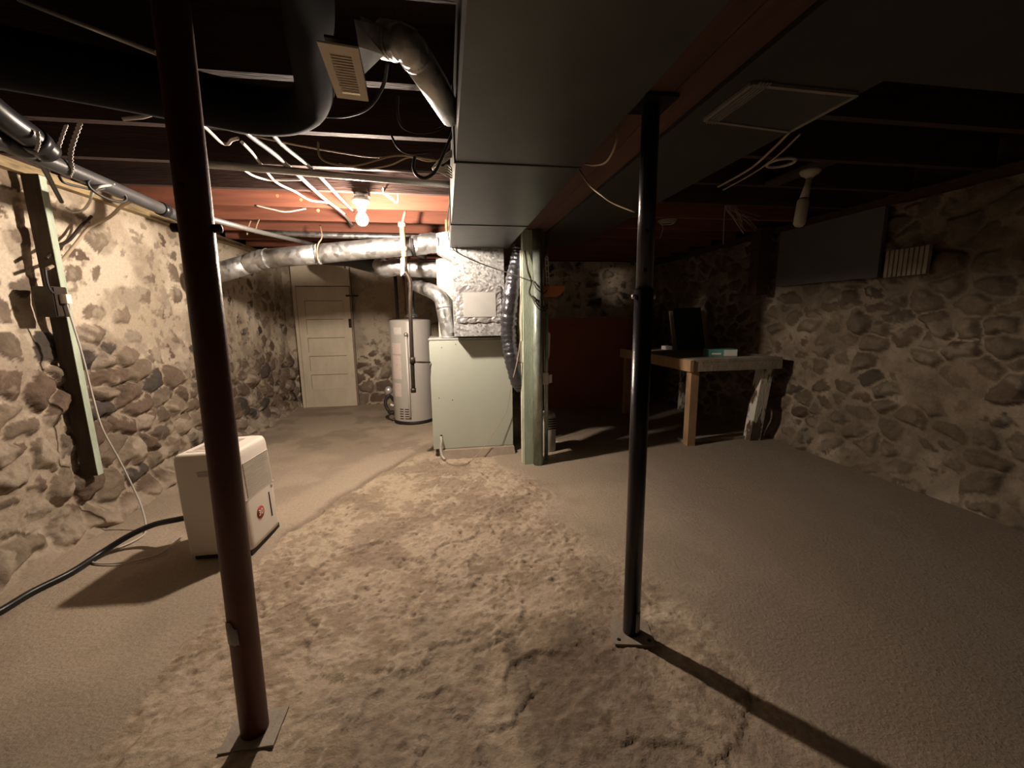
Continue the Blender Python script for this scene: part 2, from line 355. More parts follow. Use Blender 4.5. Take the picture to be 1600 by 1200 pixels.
# floor
def edge_x(X, Y):
    return -1.12 + .50*np.maximum(Y-2.75, 0) - .10*np.maximum(2.5-Y, 0) + .16*(fbm(X*1.6, Y*1.6, 201)-.5) + .07*(fbm(X*7, Y*7, 202, 5)-.5)
def make_floor():
    xs = np.concatenate([np.arange(XL-.15, -1.5, .017), np.arange(-1.5, 1.7, .0092), np.arange(1.7, XR+.15, .017)])
    ys = np.concatenate([np.arange(YF-.1, .55, .03), np.arange(.55, 4.4, .0092), np.arange(4.4, YB+.1, .016)])
    X, Y = np.meshgrid(xs, ys, indexing='ij')
    n = fbm(X*1.6, Y*1.6, 203)-.5; n2 = fbm(X*6, Y*6, 204, 5)-.5
    ex = edge_x(X, Y)
    right = .85 + .35*sst(Y, 2.6, 1.6) - .30*sst(Y, 2.9, 4.0) + .5*n + .2*n2
    r = sst(X-ex, -.01, .03)*sst(right-X, -.10, .16)*sst(Y, 4.45, 4.1)*sst(Y, .2, .9)
    soft = .45 + .55*sst(Y+.6*n, 1.3, 2.2)
    big = fbm(X*1.1, Y*1.1, 210)-.5
    z = .022*big + .003*(fbm(X*9, Y*9, 211)-.5)
    wx = X+.05*fbm(X*9, Y*9, 5); wy = Y+.05*fbm(X*9, Y*9, 6)
    F1, F2, I, J = worley(wx/.055, wy/.045, 300)
    peb = sst(F1, .42, .15)*sst(hsh(I, J, 4), .65, .85)             # pebbles and crumbs
    P1, P2, K, L_ = worley(wx/.055+9, wy/.05+4, 310)
    pit = sst(P1+.25*(fbm(X*40,Y*40,9,3)-.5), .26, .10)*sst(hsh(K, L_, 4), .72, .9)             # small pits
    lumps = fbm(X*5, Y*5, 220, 5)-.5
    fine = fbm(X*26, Y*26, 221, 5)-.5
    rid = sst(np.abs(fbm(X*3.1, Y*4.2, 225, 5)-.5), .035, .0)       # broken ridges
    layn = fbm(X*2.3, Y*2.3, 230, 6); lay = sst(layn, .50, .512)      # flaked thin screed
    crack = sst(np.abs(layn-.503), .006, .0)
    z = z + r*soft*(.018*lumps + .026*fine + .008*peb - .012*pit + .008*rid) + r*(.008*lay) - .006*r
    # smooth kerb strip beside the rough ground
    kerb = sst(ex-X, .0, .05)*sst(X-ex+.55, .0, .25)*sst(Y, 2.5, 3.0)*sst(Y, 5.6, 4.8)
    z = z + .014*kerb - .012*sst(np.abs(X-ex-.01), .025, .0)*sst(Y, 2.4, 2.8)*sst(Y, 4.4, 4.0)
    hd = np.sqrt(((X-.33)/.15)**2+((Y-1.36)/.13)**2) + .6*(fbm(X*9, Y*9, 8)-.5)
    z = z - .011*sst(hd, 1.2, .9) + .005*sst(np.abs(hd-1.12), .12, .0)*sst(Y, 1.3, 1.45)
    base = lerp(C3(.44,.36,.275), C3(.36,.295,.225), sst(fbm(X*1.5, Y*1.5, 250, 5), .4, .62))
    base = lerp(base, C3(.275,.225,.175), sst(X, .9, 2.2))  # floor darkens to the right, weaker light painted in
    base = lerp(base, C3(.50,.41,.31), kerb*.6)
    rc = lerp(C3(.50,.405,.30), C3(.36,.28,.20), sst(fine+1.2*lumps, -.16, .14))
    rc = lerp(rc, C3(.60,.51,.40), .6*sst(rid*lay, .3, .8))
    rc = lerp(rc, C3(.56,.47,.36), .5*peb)
    rc = lerp(rc, C3(.19,.145,.105), .75*pit*soft)
    rc = lerp(rc, C3(.20,.15,.11), .7*crack)
    rc = lerp(rc, C3(.25,.19,.14), .55*sst(fbm(X*2.6, Y*3.4, 270, 6), .58, .66))
    c = lerp(base, rc, r)
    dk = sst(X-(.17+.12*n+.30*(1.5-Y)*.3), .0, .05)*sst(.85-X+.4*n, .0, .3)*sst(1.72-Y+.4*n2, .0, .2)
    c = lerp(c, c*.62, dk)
    c = lerp(c, C3(.24,.19,.15), .4*sst(fbm(X*1.9+5, Y*1.9, 262, 5), .60, .72)*sst(Y, 3.2, 1.2))
    c = lerp(c, C3(.17,.13,.095), .45*sst(np.abs(hd-1.08), .10, .0)*sst(Y, 1.33, 1.42))
    c = lerp(c, C3(.25,.20,.155), .5*sst(fbm(X*2.5, Y*2.5, 263, 5), .58, .68)*sst(Y, 3.5, 4.5))
    c = lerp(c, C3(.22,.17,.125), .5*sst(np.abs(X-ex-.01), .03, .0)*sst(Y, 2.4, 2.8)*sst(Y, 4.4, 4.0))
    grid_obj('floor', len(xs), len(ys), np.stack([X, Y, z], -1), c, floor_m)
make_floor()

# ------------------------------------------------------------------ ceiling, joists, sill, beam
ZJ = 2.34
c = MB().box((XL-.25, YF-.2, 2.56), (XR+.25, YB+.2, 2.60)).build('ceiling', M['subfloor']); c['kind'] = 'structure'
for nm, a, b in (('trim_1', (XL-.02, YF, 2.28), (XL+.13, YB, ZJ)), ('trim_2', (XR-.13, YF, 2.28), (XR+.02, YB, ZJ))):
    o = MB().box(a, b).build(nm, M['sill'] if nm == 'trim_1' else M['wood_dark'], bevel=.006); o['kind'] = 'structure'
for nm, a, b in (('trim_3', (XL-.05, YF, ZJ), (XL-.01, YB, 2.56)), ('trim_4', (XR+.01, YF, ZJ), (XR+.05, YB, 2.56)), ('trim_5', (XL, YB+.0, ZJ-.02), (XR, YB+.05, 2.56)), ('trim_6', (XL, YF-.05, ZJ-.02), (XR, YF, 2.56))):
    o = MB().box(a, b).build(nm, M['wood_dark']); o['kind'] = 'structure'
jl = {3.90: 'orange-red ceiling joist directly behind the bare bulb, brightly lit', 4.40: 'orange-red ceiling joist second behind the bare bulb',
      4.90: 'red-brown ceiling joist third behind the bulb, above the silver pipe', 3.40: 'dark ceiling joist just in front of the lit bulb',
      5.40: 'red-brown ceiling joist fourth behind the bulb', 5.90: 'dim ceiling joist over the water heater', 6.40: 'dim ceiling joist second from the white door', 6.90: 'dim ceiling joist nearest the white door',
      2.90: 'dark ceiling joist with the pale pipe below it', 2.40: 'dark ceiling joist just behind the bend of the black duct', 1.90: 'dark ceiling joist just behind the cream grille',
      1.40: 'dark ceiling joist in front of the cream grille', .90: 'dark ceiling joist at the very top of the view'}
lit_joist = None
for i in range(-4, 14):
    y = round(.40+.5*i, 2)
    m = MB()
    m.box((XL+.10, y-.022, ZJ+.001), (XR-.1, y+.022, 2.559))
    o = m.build('ceiling_joist', M['wood_red'] if y >= 3.8 else M['wood_dark'], bevel=.003)  # near joists get a darker copy, their unlit look put into the colour
    tag(o, jl.get(y, 'dark ceiling joist behind the viewer, nearest overhead'), 'joist', 'ceiling joists')
    if y == 3.90: lit_joist = o
# round plugs in the lit joist
bx = thing('support_beam', (.815, 2.2, 2.16), 'brown timber beam carried by the black post beside the big flat duct', 'beam')
MB().box((.69, YF+.1, 2.165), (.814, YB-.1, 2.338)).build('timber', M['beam'], bx, .004)
MB().box((.817, YF+.1, 2.165), (.94, YB-.1, 2.338)).build('timber', M['beam'], bx, .004)

# ------------------------------------------------------------------ bulb
BL = P(566, 343, 3.31); ZL = P(566, 311, 3.31).z
lt = thing('ceiling_light', (BL.x, BL.y, ZL), 'lit bare bulb in a white porcelain holder under the joists', 'light')
MB().lathe([(0,0), (.062,0), (.064,-.012), (.058,-.028), (.042,-.036), (.034,-.05), (.030,-.075), (.026,-.08), (0,-.08)], (BL.x, BL.y, ZL), 32).build('lamp_holder', M['porcelain'], lt)
MB().box((BL.x-.05, 3.265, 2.312), (BL.x+.05, 3.43, 2.338)).build('mounting_board', M['wood_dark'], lt, .002)
MB().lathe([(0,.002), (.052,.002), (.052,2.31-ZL), (0,2.31-ZL)], (BL.x, BL.y, ZL), 8).build('junction_box', M['galv_fine'], lt)
zb = BL.z
MB().lathe([(0,-.046), (.016,-.043), (.030,-.034), (.040,-.018), (.043,0), (.039,.018), (.029,.036), (.018,.052), (.016,.065), (0,.066)], (BL.x, BL.y, zb), 24).build('bulb', M['bulb'], lt)

# ------------------------------------------------------------------ main ducts
ZD = 2.04
t = thing('main_duct', (.32, 2.0, ZD), 'large flat grey sheet metal duct running overhead from top to furnace', 'duct')
ys = [-1.9, -.6, .68, 1.84, 3.0, 3.96]
for a, b in zip(ys, ys[1:]):
    m = MB().box((.07, a+.0, ZD), (.605, b-.004, 2.335)); m.build('duct_section', M['duct'], t, .002)
    if b < 3.9:  # flat drive joint
        m = MB(); m.box((.065, b-.010, ZD-.004), (.610, b+.002, ZD+.0)); m.box((.063, b-.010, ZD-.004), (.070, b+.002, 2.33)); m.build('seam', M['duct_dim'], t)
# return drop in front of the furnace
bxl, bxr = P(706, 400, 3.95).x, P(787, 400, 3.95).x
ztop = ZD; zbot = P(750, 525, 3.95).z
rd = thing('return_drop', (.3, 4.1, zbot), 'spangled galvanised box duct dropping in front of the furnace, foil patch on it', 'duct')
MB().hexa([(bxl, 3.95, zbot), (bxr, 3.95, zbot), (bxr, 4.07, zbot), (bxl, 4.07, zbot), (bxl, 3.95, ztop), (bxr, 3.95, ztop), (bxr, 4.07, ztop), (bxl, 4.07, ztop)]).build('drop_box', M['galv'], rd, .002)
MB().hexa([(bxl, 4.075, zbot+.03), (bxr, 4.075, zbot+.03), (bxr, 4.30, zbot+.03), (bxl, 4.30, zbot+.03), (bxl, 4.075, 1.6), (bxr, 4.075, 1.6), (bxr, 4.3, 1.6), (bxl, 4.3, 1.6)]).build('transition', M['galv'], rd, .002)
# crumpled foil patch
m = MB(); a = P(713, 447, 3.945); b = P(783, 503, 3.945); n = 18
vs = [[m.bm.verts.new((a.x+(b.x-a.x)*i/n + (random.uniform(-.008,.008) if i in (0,n) else 0), 3.943-random.uniform(0,.004)-(.006 if (i in (1,2,3,n-1,n-2,n-3) or j in (1,2,n-1,n-2)) and random.random() < .5 else 0), b.z+(a.z-b.z)*j/n + (random.uniform(-.008,.008) if j in (0,n) else 0))) for j in range(n+1)] for i in range(n+1)]
for i in range(n):
    for j in range(n): m.bm.faces.new((vs[i][j], vs[i+1][j], vs[i+1][j+1], vs[i][j+1]))
o = m.build('foil_patch', M['foil'], rd)
md = o.modifiers.new('thick', 'SOLIDIFY'); md.thickness = .002
m = MB().box((a.x+.06, 3.930, b.z+.05), (b.x-.05, 3.940, a.z-.06)).build('patch_plate', M['galv_plate'], rd, .004)

t = thing('return_duct', (1.18, 2.0, 2.15), 'wide dim duct along the right side of the beam with a framed opening cover', 'duct')
MB().box((.945, -1.9, 2.15), (1.45, 4.5, 2.336)).build('duct_body', M['duct_dim'], t, .004)
MB().box((1.452, .55, 2.24), (3.3, 1.42, 2.336)).build('side_branch', M['duct_dim'], t, .004)
q = [G(1112,187,2.146), G(1195,132,2.146), G(1325,146,2.146), G(1226,204,2.146)]
q = [Vector((1.02,G(1112,187,2.146).y,2.14)), Vector((1.02,G(1195,132,2.146).y,2.14)), Vector((1.435,G(1325,146,2.146).y,2.14)), Vector((1.435,G(1226,204,2.146).y,2.14))]
m = MB()
for i in range(4): m.bar(q[i]+Vector((0,0,.004)), q[(i+1)%4]+Vector((0,0,.004)), .014, .01)
m.build('cover_frame', M['duct_tape'], t)
m = MB(); m.hexa([p+Vector((0,0,.003)) for p in q]+[p+Vector((0,0,.009)) for p in q]); m.build('cover_plate', M['duct'], t)
m = MB()
for k in range(4): m.bar(q[0]+Vector((.02+.012*k,.02,.001)), q[1]+Vector((.02+.012*k,-.02,.001)), .004, .004)
m.build('tape_strips', M['duct_tape'], t)

# ------------------------------------------------------------------ furnace
YFN = 4.12
fl, fr = P(674, 620, YFN).x, P(801, 620, YFN).x
ft = P(690, 529, YFN).z; fb = .075
pad = tag(MB().hexa([(fl+.07,4.02,-.03), (fr+.01,4.02,-.03), (fr+.02,4.75,-.03), (fl+.02,4.75,-.03), (fl+.06,4.06,.074), (fr+.0,4.06,.074), (fr+.0,4.75,.074), (fl+.02,4.75,.074)]).build('furnace_pad', M['concrete'], bevel=.01), 'low grey plinth under the pale green furnace', 'plinth')
f = thing('furnace', ((fl+fr)/2, 4.4, fb), 'pale green sheet metal furnace cabinet on a low plinth', 'furnace')
MB().box((fl, YFN+.006, fb), (fr, 4.72, ft-.01)).build('cabinet', M['furnace'], f, .004)
MB().box((fl+.008, YFN-.006, fb+.004), (fr-.004, YFN+.006, ft-.02)).build('front_panel', M['furnace'], f, .004)
MB().box((fl-.004, YFN-.008, ft-.012), (fr+.003, 4.722, ft)).build('top_flange', M['white_metal'], f, .002)
m = MB()
for px, py in ((690,543), (712,538), (707,625), (686,622), (684,705), (798,600)):
    p = P(px, py, YFN-.006); MB().lathe([(0,.0), (.005,0), (.004,.003), (0,.004)], p, 8, (0,-1,0)).build('screw', M['iron'], f)
p = P(689.5, 681, YFN-.007); MB().lathe([(0,0), (.012,0), (.012,.003), (.007,.004), (0,.001)], p, 14, (0,-1,0)).build('grommet', M['dark'], f)
cable('drain_tube', [P(689,682,4.10), P(690,690,4.07), P(689,700,4.06), P(691,712,4.03), P(695,718,3.98)], .011, M['cable_white'], 'short white drain tube coming out of the furnace corner', 'tube')
cable('furnace_wire', [P(795,545,4.07), P(803,575,4.07), P(797,610,4.07), P(792,640,4.07), P(775,670,4.05), P(760,693,4.02), P(742,715,3.96), G(722,726,.008), G(700,723,.008), G(696,714,.012)], .0035, M['cable_tan'], 'thin brown wire drooping across the furnace front to the floor', 'cable')
# flexible duct (black foil) right of furnace
path = cr([P(816,384,3.885), P(811,405,3.885), P(803,440,3.86), P(796,490,3.86), P(796,530,3.885), P(801,562,3.85), P(810,594,3.84), P(815,610,3.84)], 14)
m = MB(); rr = [(.080+.004*math.sin(i*1.9)+random.uniform(-.004,.004)) * (1 if i < len(path)-14 else .55+.45*(len(path)-i)/14) for i in range(len(path))]
m.tube(path, rr, 24); tag(m.build('flexible_duct', M['black_foil']), 'crinkled black foil flexible duct hanging right of the furnace', 'duct')

# supply plenum and branches
pl_ = thing('supply_plenum', (.0, 4.5, ft), 'white sheet metal plenum on top of the furnace, behind the galvanised drop', 'duct')
pxl = P(683, 450, 4.32).x
MB().box((pxl, 4.32, ft+.002), (.5, 4.70, 2.0)).build('plenum_box', M['white_metal'], pl_, .003)
MB().box((pxl-.006, 4.314, 1.62), (.5, 4.706, 1.64)).build('flange', M['galv_fine'], pl_)
# 1: long round pipe across to the left wall
A = [P(703,378,4.15), P(676,379,4.15), P(650,385,4.15)]
t = thing('round_duct', A[1], 'long silver round duct running left from the furnace to the stone wall', 'duct')
m = MB(); ha = .10
pt = P(704, 384, 4.15)
m.hexa([pt+Vector((.01,-.11,-.15)), pt+Vector((.01,.1,-.15)), pt+Vector((-.13,.07,-.075)), pt+Vector((-.13,-.08,-.075)), pt+Vector((.01,-.11,.12)), pt+Vector((.01,.1,.12)), pt+Vector((-.13,.07,.095)), pt+Vector((-.13,-.08,.095))])
m.build('boot', M['galv'], t, .004)
m = MB(); e = cr([P(686,380,4.15), P(672,380,4.15), P(655,383,4.15), P(645,384,4.15)], 5); m.tube(e, [.092+.004*(i%4==0) for i in range(len(e))], 28); m.build('elbow', M['galv_fine'], t)
s1 = [P(648,384,4.15), P(560,391,4.19), P(497,397,4.22)]
MB().tube(cr(s1,4), .089, 28).build('pipe_section', M['galv_fine'], t)
MB().tube([P(499,397,4.22), P(418,404,4.31)], .088, 28).build('pipe_section', M['galv_fine'], t)
MB().tube([P(500,397,4.22), P(495,397.4,4.22)], .094, 28).build('collar', M['galv'], t)
m = MB(); e = cr([P(420,404,4.31), P(408,406,4.33), P(398,409,4.34), P(388,413,4.36)], 5); m.tube(e, [.09+.004*(i%4==0) for i in range(len(e))], 28); m.build('elbow', M['galv_fine'], t)
MB().tube([P(390,412,4.36), P(322,432,4.42)], .09, 28).build('pipe_section', M['galv_fine'], t)
MB().tube([P(649,372,4.15), P(645,372,4.15)], .02, 8).build('band_clamp', M['dark'], t)
m = MB().tube([P(648,384.2,4.15), P(643,384.6,4.15)], .0935, 28); m.build('collar', M['dark'], t)
# 2: shorter one behind
t = thing('round_duct', P(640,420,4.45), 'short silver branch duct tapering away below the long round duct', 'duct')
MB().tube(cr([P(686,421,4.45), P(660,420,4.45), P(640,419,4.45)],4), [.10]+[.088]*8, 28).build('pipe_section', M['galv_fine'], t)
m = MB(); e = cr([P(642,419,4.45), P(620,417,4.46), P(603,420,4.5), P(594,414,4.6)], 6); m.tube(e, [.085+.004*(i%4==0) for i in range(len(e))], 28); m.build('elbow', M['galv_fine'], t)
MB().tube([P(600,418,4.55), P(545,405,5.2), P(505,403,5.9)], .085, 24).build('pipe_section', M['duct_dim'], t)
# 3: down pipe on furnace top left
t = thing('vent_pipe', P(697,520,4.25), 'silver vent pipe rising off the furnace top left and bending towards the water heater', 'pipe')
MB().tube(cr([P(701,527,4.24), P(696,500,4.24), P(692,478,4.24)],4), .07, 28).build('pipe_section', M['galv_fine'], t)
m = MB(); e = cr([P(693,482,4.24), P(689,467,4.25), P(680,458,4.3), P(668,452,4.38)], 5); m.tube(e, [.071+.003*(i%4==0) for i in range(len(e))], 24); m.build('elbow', M['galv_fine'], t)
MB().tube([P(672,455,4.36), P(645,443,4.7)], .068, 24).build('pipe_section', M['galv_fine'], t)
MB().lathe([(.07,0), (.085,.0), (.085,.006), (.07,.01)], P(701,527,4.24), 24).build('collar', M['galv'], t)
t = tag(MB().tube([P(659,392,4.6), P(659,412,4.6)], .05, 20).build('duct_stub', M['galv_fine']), 'small silver duct stub between the two branch ducts', 'duct')

# ------------------------------------------------------------------ water heater
hc = G(650, 664); hc = Vector((P(649,664,5.74).x, 5.74, 0)); R = .275; ht = P(649, 499, 5.47).z
t = thing('water_heater', (hc.x, hc.y, 0), 'grey cylindrical water heater standing behind the furnace', 'water heater')
MB().lathe([(0,.03), (R-.005,.03), (R,.05), (R,ht-.03), (R-.01,ht-.008), (R-.06,ht), (0,ht+.01)], (hc.x,hc.y,0), 48).build('tank', M['heater'], t)
MB().lathe([(R-.01,-.02), (R+.004,-.02), (R+.004,.045), (R-.01,.05)], (hc.x,hc.y,0), 48).build('base_ring', M['dark'], t)
def on_cyl(a0, a1, z0, z1, r, name, m, par, n=8):
    mm = MB(); V_ = []
    for i in range(n+1):
        a = math.radians(a0+(a1-a0)*i/n); V_.append([mm.bm.verts.new((hc.x+r_*math.sin(a), hc.y-r_*math.cos(a), z)) for r_, z in ((r,z0), (r,z1), (r+.003,z1), (r+.003,z0))])
    for i in range(n):
        for k in range(4): mm.bm.faces.new((V_[i][k], V_[i][(k+1)%4], V_[i+1][(k+1)%4], V_[i+1][k]))
    mm.bm.faces.new(V_[0]); mm.bm.faces.new(V_[-1][::-1])
    return mm.build(name, m, par)
on_cyl(-58, -24, .95, 1.22-.13, R, 'paper_label', M['paper'], t); on_cyl(-58, -26, .62, .93, R, 'paper_label', M['paper'], t); on_cyl(-56,-30,.38,.56,R,'paper_label',M['paper'],t)
on_cyl(-45, -20, ht-.19, ht-.10, R, 'rating_plate', M['label'], t)
for k in range(5):
    for (a0, a1) in ((-38,-27), (-22,-6)):
        m = MB()
        n = 4; z0 = .085+.032*k
        for i in range(n):
            a = math.radians(a0+(a1-a0)*(i+.5)/n); c_ = Vector((hc.x+(R+.001)*math.sin(a), hc.y-(R+.001)*math.cos(a), z0))
            w = math.radians((a1-a0)/n)*R/2*1.06
            m.box((-w,-.003,-.005), (w,.003,.005), Matrix.Translation(c_) @ Matrix.Rotation(a,4,'Z'))
        m.build('vent_slot', M['gap'], t)
q0 = P(634, 524, 5.42); q1 = P(636, 652, 5.33)
m = MB().tube([(q0.x,5.43,q0.z), (q0.x,5.43,.12)], .014, 12); m.build('overflow_pipe', M['white'], t)
m = MB().lathe([(0,-.03), (.024,-.03), (.028,0), (.024,.03), (0,.03)], (q0.x,5.44,q0.z+.01), 12, (0,-1,0)); m.build('relief_valve', M['conduit'], t)
m = MB().tube([(hc.x+.03,hc.y,ht), (hc.x+.03,hc.y,1.85)], .042, 20); m.build('flue', M['galv_fine'], t)
m = MB().lathe([(.09,ht+.03), (.085,ht+.05), (.045,ht+.09)], (hc.x+.03,hc.y,0), 20); m.tube([(hc.x+.09,hc.y,ht-.01),(hc.x+.09,hc.y,ht+.05)],.006,6); m.tube([(hc.x-.03,hc.y,ht-.01),(hc.x-.03,hc.y,ht+.05)],.006,6); m.build('draft_hood', M['galv_fine'], t)
tag(MB().tube([(hc.x-.17,5.84,ht+.012), (hc.x-.17,5.84,2.335)], .022, 12).build('water_pipe', M['iron']), 'dark pipe rising off the left of the water heater top', 'pipe')
tag(MB().tube([(hc.x-.07,5.90,ht+.012), (hc.x-.07,5.90,2.335)], .016, 12).build('water_pipe', M['copper']), 'copper pipe rising behind the flue of the water heater', 'pipe')
# valve cluster on floor left of heater
t = thing('drain_valve', G(612, 640), 'dark valve and foil-wrapped hose low at the left of the water heater', 'valve')
MB().tube(cr([P(617,628,5.74), P(608,618,5.7), P(602,628,5.68), P(606,640,5.66), P(614,646,5.6)],6), .022, 10).build('hose', M['cable_black'], t)
MB().lathe([(0,-.05), (.045,-.04), (.055,0), (.03,.05), (0,.06)], P(607,610,5.72), 12).build('foil_wrap', M['foil'], t)
MB().tube([P(610,632,5.6), P(615,634,5.6)], .016, 8).build('knob', M['white'], t)

# gas pipe
gx = P(632, 380, 4.0)
t = thing('gas_pipe', (gx.x,4.0,1.0), 'gas pipe with a hanging tag, dropping from the joists in front of the water heater', 'pipe')
MB().tube(cr([P(633,330,4.0), P(628,352,4.0), P(628,362,4.0)],4), .012, 12).build('riser', M['cream_pipe'], t)
m = MB().tube([P(628,352,4.0), P(631,398,4.0), P(632,402,4.0)], .024, 14); m.lathe([(0,-.02),(.034,-.02),(.036,0),(.034,.02),(0,.02)], P(628,351,4.0), 12); m.lathe([(0,-.02),(.034,-.02),(.036,0),(.034,.02),(0,.02)], P(630.5,389,4.0), 12); m.build('fitting', M['cream_pipe'], t)
MB().tube([P(632,400,4.0), P(635,428,4.0)], .016, 12).build('union', M['iron'], t)
m = MB().tube(cr([P(633,424,4.0), P(641,440,4.0), P(641,480,4.0), P(644,560,4.0), P(646,610,4.0)],6), .019, 12); m.build('drop_pipe', M['iron'], t)
MB().lathe([(0,-.02),(.026,-.02),(.026,.02),(0,.02)], P(646,610,4.0), 12).build('pipe_cap', M['iron'], t); m = MB(); m.lathe([(0,-.03),(.027,-.03),(.027,.03),(0,.03)], P(644.5,563,4.0), 12); m.build('tee_joint', M['iron'], t)
MB().tube([P(645,565,4.0), P(660,566,4.02), P(672,566,4.105)], .009, 10).build('branch', M['iron'], t)
MB().hexa([P(626,403,3.97),P(632,402,3.97),P(632,426,3.97),P(626,432,3.97),P(626,403,3.975),P(632,402,3.975),P(632,426,3.975),P(626,432,3.975)]).build('paper_tag', M['label'], t)

# ------------------------------------------------------------------ door
dl, dr = P(463, 640, YB-.16), P(558, 630, YB-.16)
dx0, dx1 = P(476, 600, YB-.16).x, P(556, 600, YB-.16).x
dt = P(510, 448, YB-.16).z; yd = YB-.16
t = thing('door_1', ((dx0+dx1)/2, yd, 0), 'x', 'door')
del t['label'], t['category']; t['kind'] = 'structure'
MB().box((dx0,yd,.0), (dx1,yd+.04,dt)).build('door_leaf', M['door'], t, .003)
hh = dt; pz = [.30, .60, .89, 1.18, 1.47]
for k, z0 in enumerate(pz):
    z1 = z0+.235; xa, xb = dx0+.11, dx1-.11
    m = MB()
    for (a, b) in (((xa-.012,yd-.006,z1), (xb+.012,yd+.002,z1+.012)), ((xa-.012,yd-.006,z0-.012), (xb+.012,yd+.002,z0)), ((xa-.012,yd-.006,z0), (xa,yd+.002,z1)), ((xb,yd-.006,z0), (xb+.012,yd+.002,z1))): m.box(a, b)
    pn = m.build('panel_moulding', M['door'], t)
    m = MB(); m.box((xa,yd-.0015,z1-.010), (xb,yd+.002,z1)); m.box((xa,yd-.0015,z0), (xa+.006,yd+.002,z1)); m.build('groove', M['door_edge'], t)
MB().box((dx0-.05,yd-.01,.0), (dx0-.004,yd+.05,2.3)).build('door_jamb', M['door'], t, .003)
MB().box((dx1+.004,yd-.0,.0), (dx1+.03,yd+.05,2.3)).build('door_jamb', M['door_edge'], t, .003)
MB().box((dx0-.02,yd-.004,dt+.012), (dx1+.02,yd+.045,2.3)).build('transom_board', M['door'], t, .003)
p = P(546.5, 505, yd-.02); MB().box((p.x-.02,yd-.008,p.z-.07), (p.x+.02,yd+.001,p.z+.07)).build('lock_plate', M['iron'], t)
MB().tube(cr([(p.x,yd-.006,p.z+.06),(p.x,yd-.045,p.z+.03),(p.x,yd-.045,p.z-.03),(p.x,yd-.006,p.z-.06)],5), .008, 8).build('door_handle', M['iron'], t)
p = P(547, 462, yd-.02); MB().box((p.x-.07,yd-.014,p.z-.014), (p.x+.12,yd-.003,p.z+.014)).build('latch', M['iron'], t)
p = P(538, 416, yd-.02); MB().tube([(p.x-.03,yd-.006,p.z+.02),(p.x+.01,yd-.03,p.z+.02),(p.x+.01,yd-.03,p.z-.03)], .008, 8).build('hook', M['iron'], t)

# ------------------------------------------------------------------ posts
def vtop(g, z): return Vector((g.x, g.y, z))
g = G(399, 1143)
LEAN = Vector((.03,0,0))
t = thing('steel_post', g, 'dark red-brown steel post in the left foreground, torn sticker near its foot', 'post')
MB().tube([vtop(g,.006), vtop(g,ZJ-.008)+LEAN], .0425, 40).build('tube', M['post_red'], t)
m = MB().lathe([(0,0),(.012,0),(.012,.02),(0,.024)], g+Vector((-.021,0,1.66)), 10, (-1,0,0)); m.build('pin', M['dark'], t); m = MB(); m.lathe([(0,0),(.012,0),(.012,.02),(0,.024)], g+Vector((.0635,0,1.66)), 10, (1,0,0)); m.build('pin', M['dark'], t)
m = MB(); p_ = g+Vector((.018,-.0428,1.76)); m.lathe([(0,0),(.009,0),(.009,.001),(0,.001)], p_, 12, (0,-1,0)); m.build('hole', M['gap'], t)
MB().box((g.x-.085,g.y-.07,-.01), (g.x+.085,g.y+.07,.012)).build('base_plate', M['plate'], t, .002)
MB().box((g.x-.06,g.y-.09,ZJ-.010), (g.x+.12,g.y+.09,ZJ-.0005)).build('top_plate', M['post_red'], t, .002)
# torn sticker on the tube
def cyl_patch(name, g, r, a0, a1, z0, z1, m, par, jag=.006, n=10):
    mm = MB(); top = []; bot = []
    for i in range(n+1):
        a = math.radians(a0+(a1-a0)*i/n); d = Vector((math.sin(a), -math.cos(a), 0))
        e = random.uniform(0, jag)+(.02 if i > n*.7 else 0)
        top.append(g+d*r+Vector((0,0,z1-e))); bot.append(g+d*r+Vector((0,0,z0+random.uniform(0,jag))))
    V1 = [mm.bm.verts.new(p) for p in top]; V0 = [mm.bm.verts.new(p) for p in bot]
    for i in range(n): f_ = mm.bm.faces.new((V0[i],V0[i+1],V1[i+1],V1[i])); f_.smooth = True
    o = mm.build(name, m, par); k = o.modifiers.new('t','SOLIDIFY'); k.thickness = .0008; return o
cyl_patch('sticker', g+Vector((.0035,0,0)), .0432, -62, 8, P(360,997,g.y).z, P(360,960,g.y).z, M['peel'], t)

g = G(986, 990)
t = thing('steel_post', g, 'slim black adjustable steel post right of centre, under the beam', 'post')
MB().tube([vtop(g,.008), vtop(g,1.50)], .036, 36).build('outer_tube', M['post_black'], t)
MB().tube([vtop(g,1.49), vtop(g,2.158)], .032, 36).build('inner_tube', M['post_black'], t)
for s in (-1, 1): MB().lathe([(0,0),(.009,0),(.009,.012),(0,.015)], g+Vector((s*.035,0,1.475)), 10, (s,0,0)).build('pin', M['conduit'], t)
for px, py in ((998,422), (999,360)):
    p = P(px,py,g.y-.03); a = -.42; d = Vector((math.sin(a),-math.cos(a),0))
    MB().lathe([(0,.0),(.008,0),(.008,.0008),(0,.0008)], Vector((g.x,g.y,p.z))+d*.0322, 14, d).build('hole', M['gap'], t)
Mx = Matrix.Translation(g) @ Matrix.Rotation(math.radians(-12),4,'Z')
MB().box((-.085,-.075,-.012), (.085,.075,.012), Mx).build('base_plate', M['plate'], t, .002)
for sx in (-1,1): MB().lathe([(0,.0),(.008,0),(.008,.002),(0,.002)], Mx @ Vector((sx*.065,-.05,.012)), 10).build('bolt_hole', M['gap'], t)
MB().box((g.x-.07,g.y-.07,2.152), (g.x+.07,g.y+.07,2.1645)).build('top_plate', M['post_black'], t, .002)
cyl_patch('sticker', g, .0365, 5, 75, .03, .125, M['peel'], t, .002)

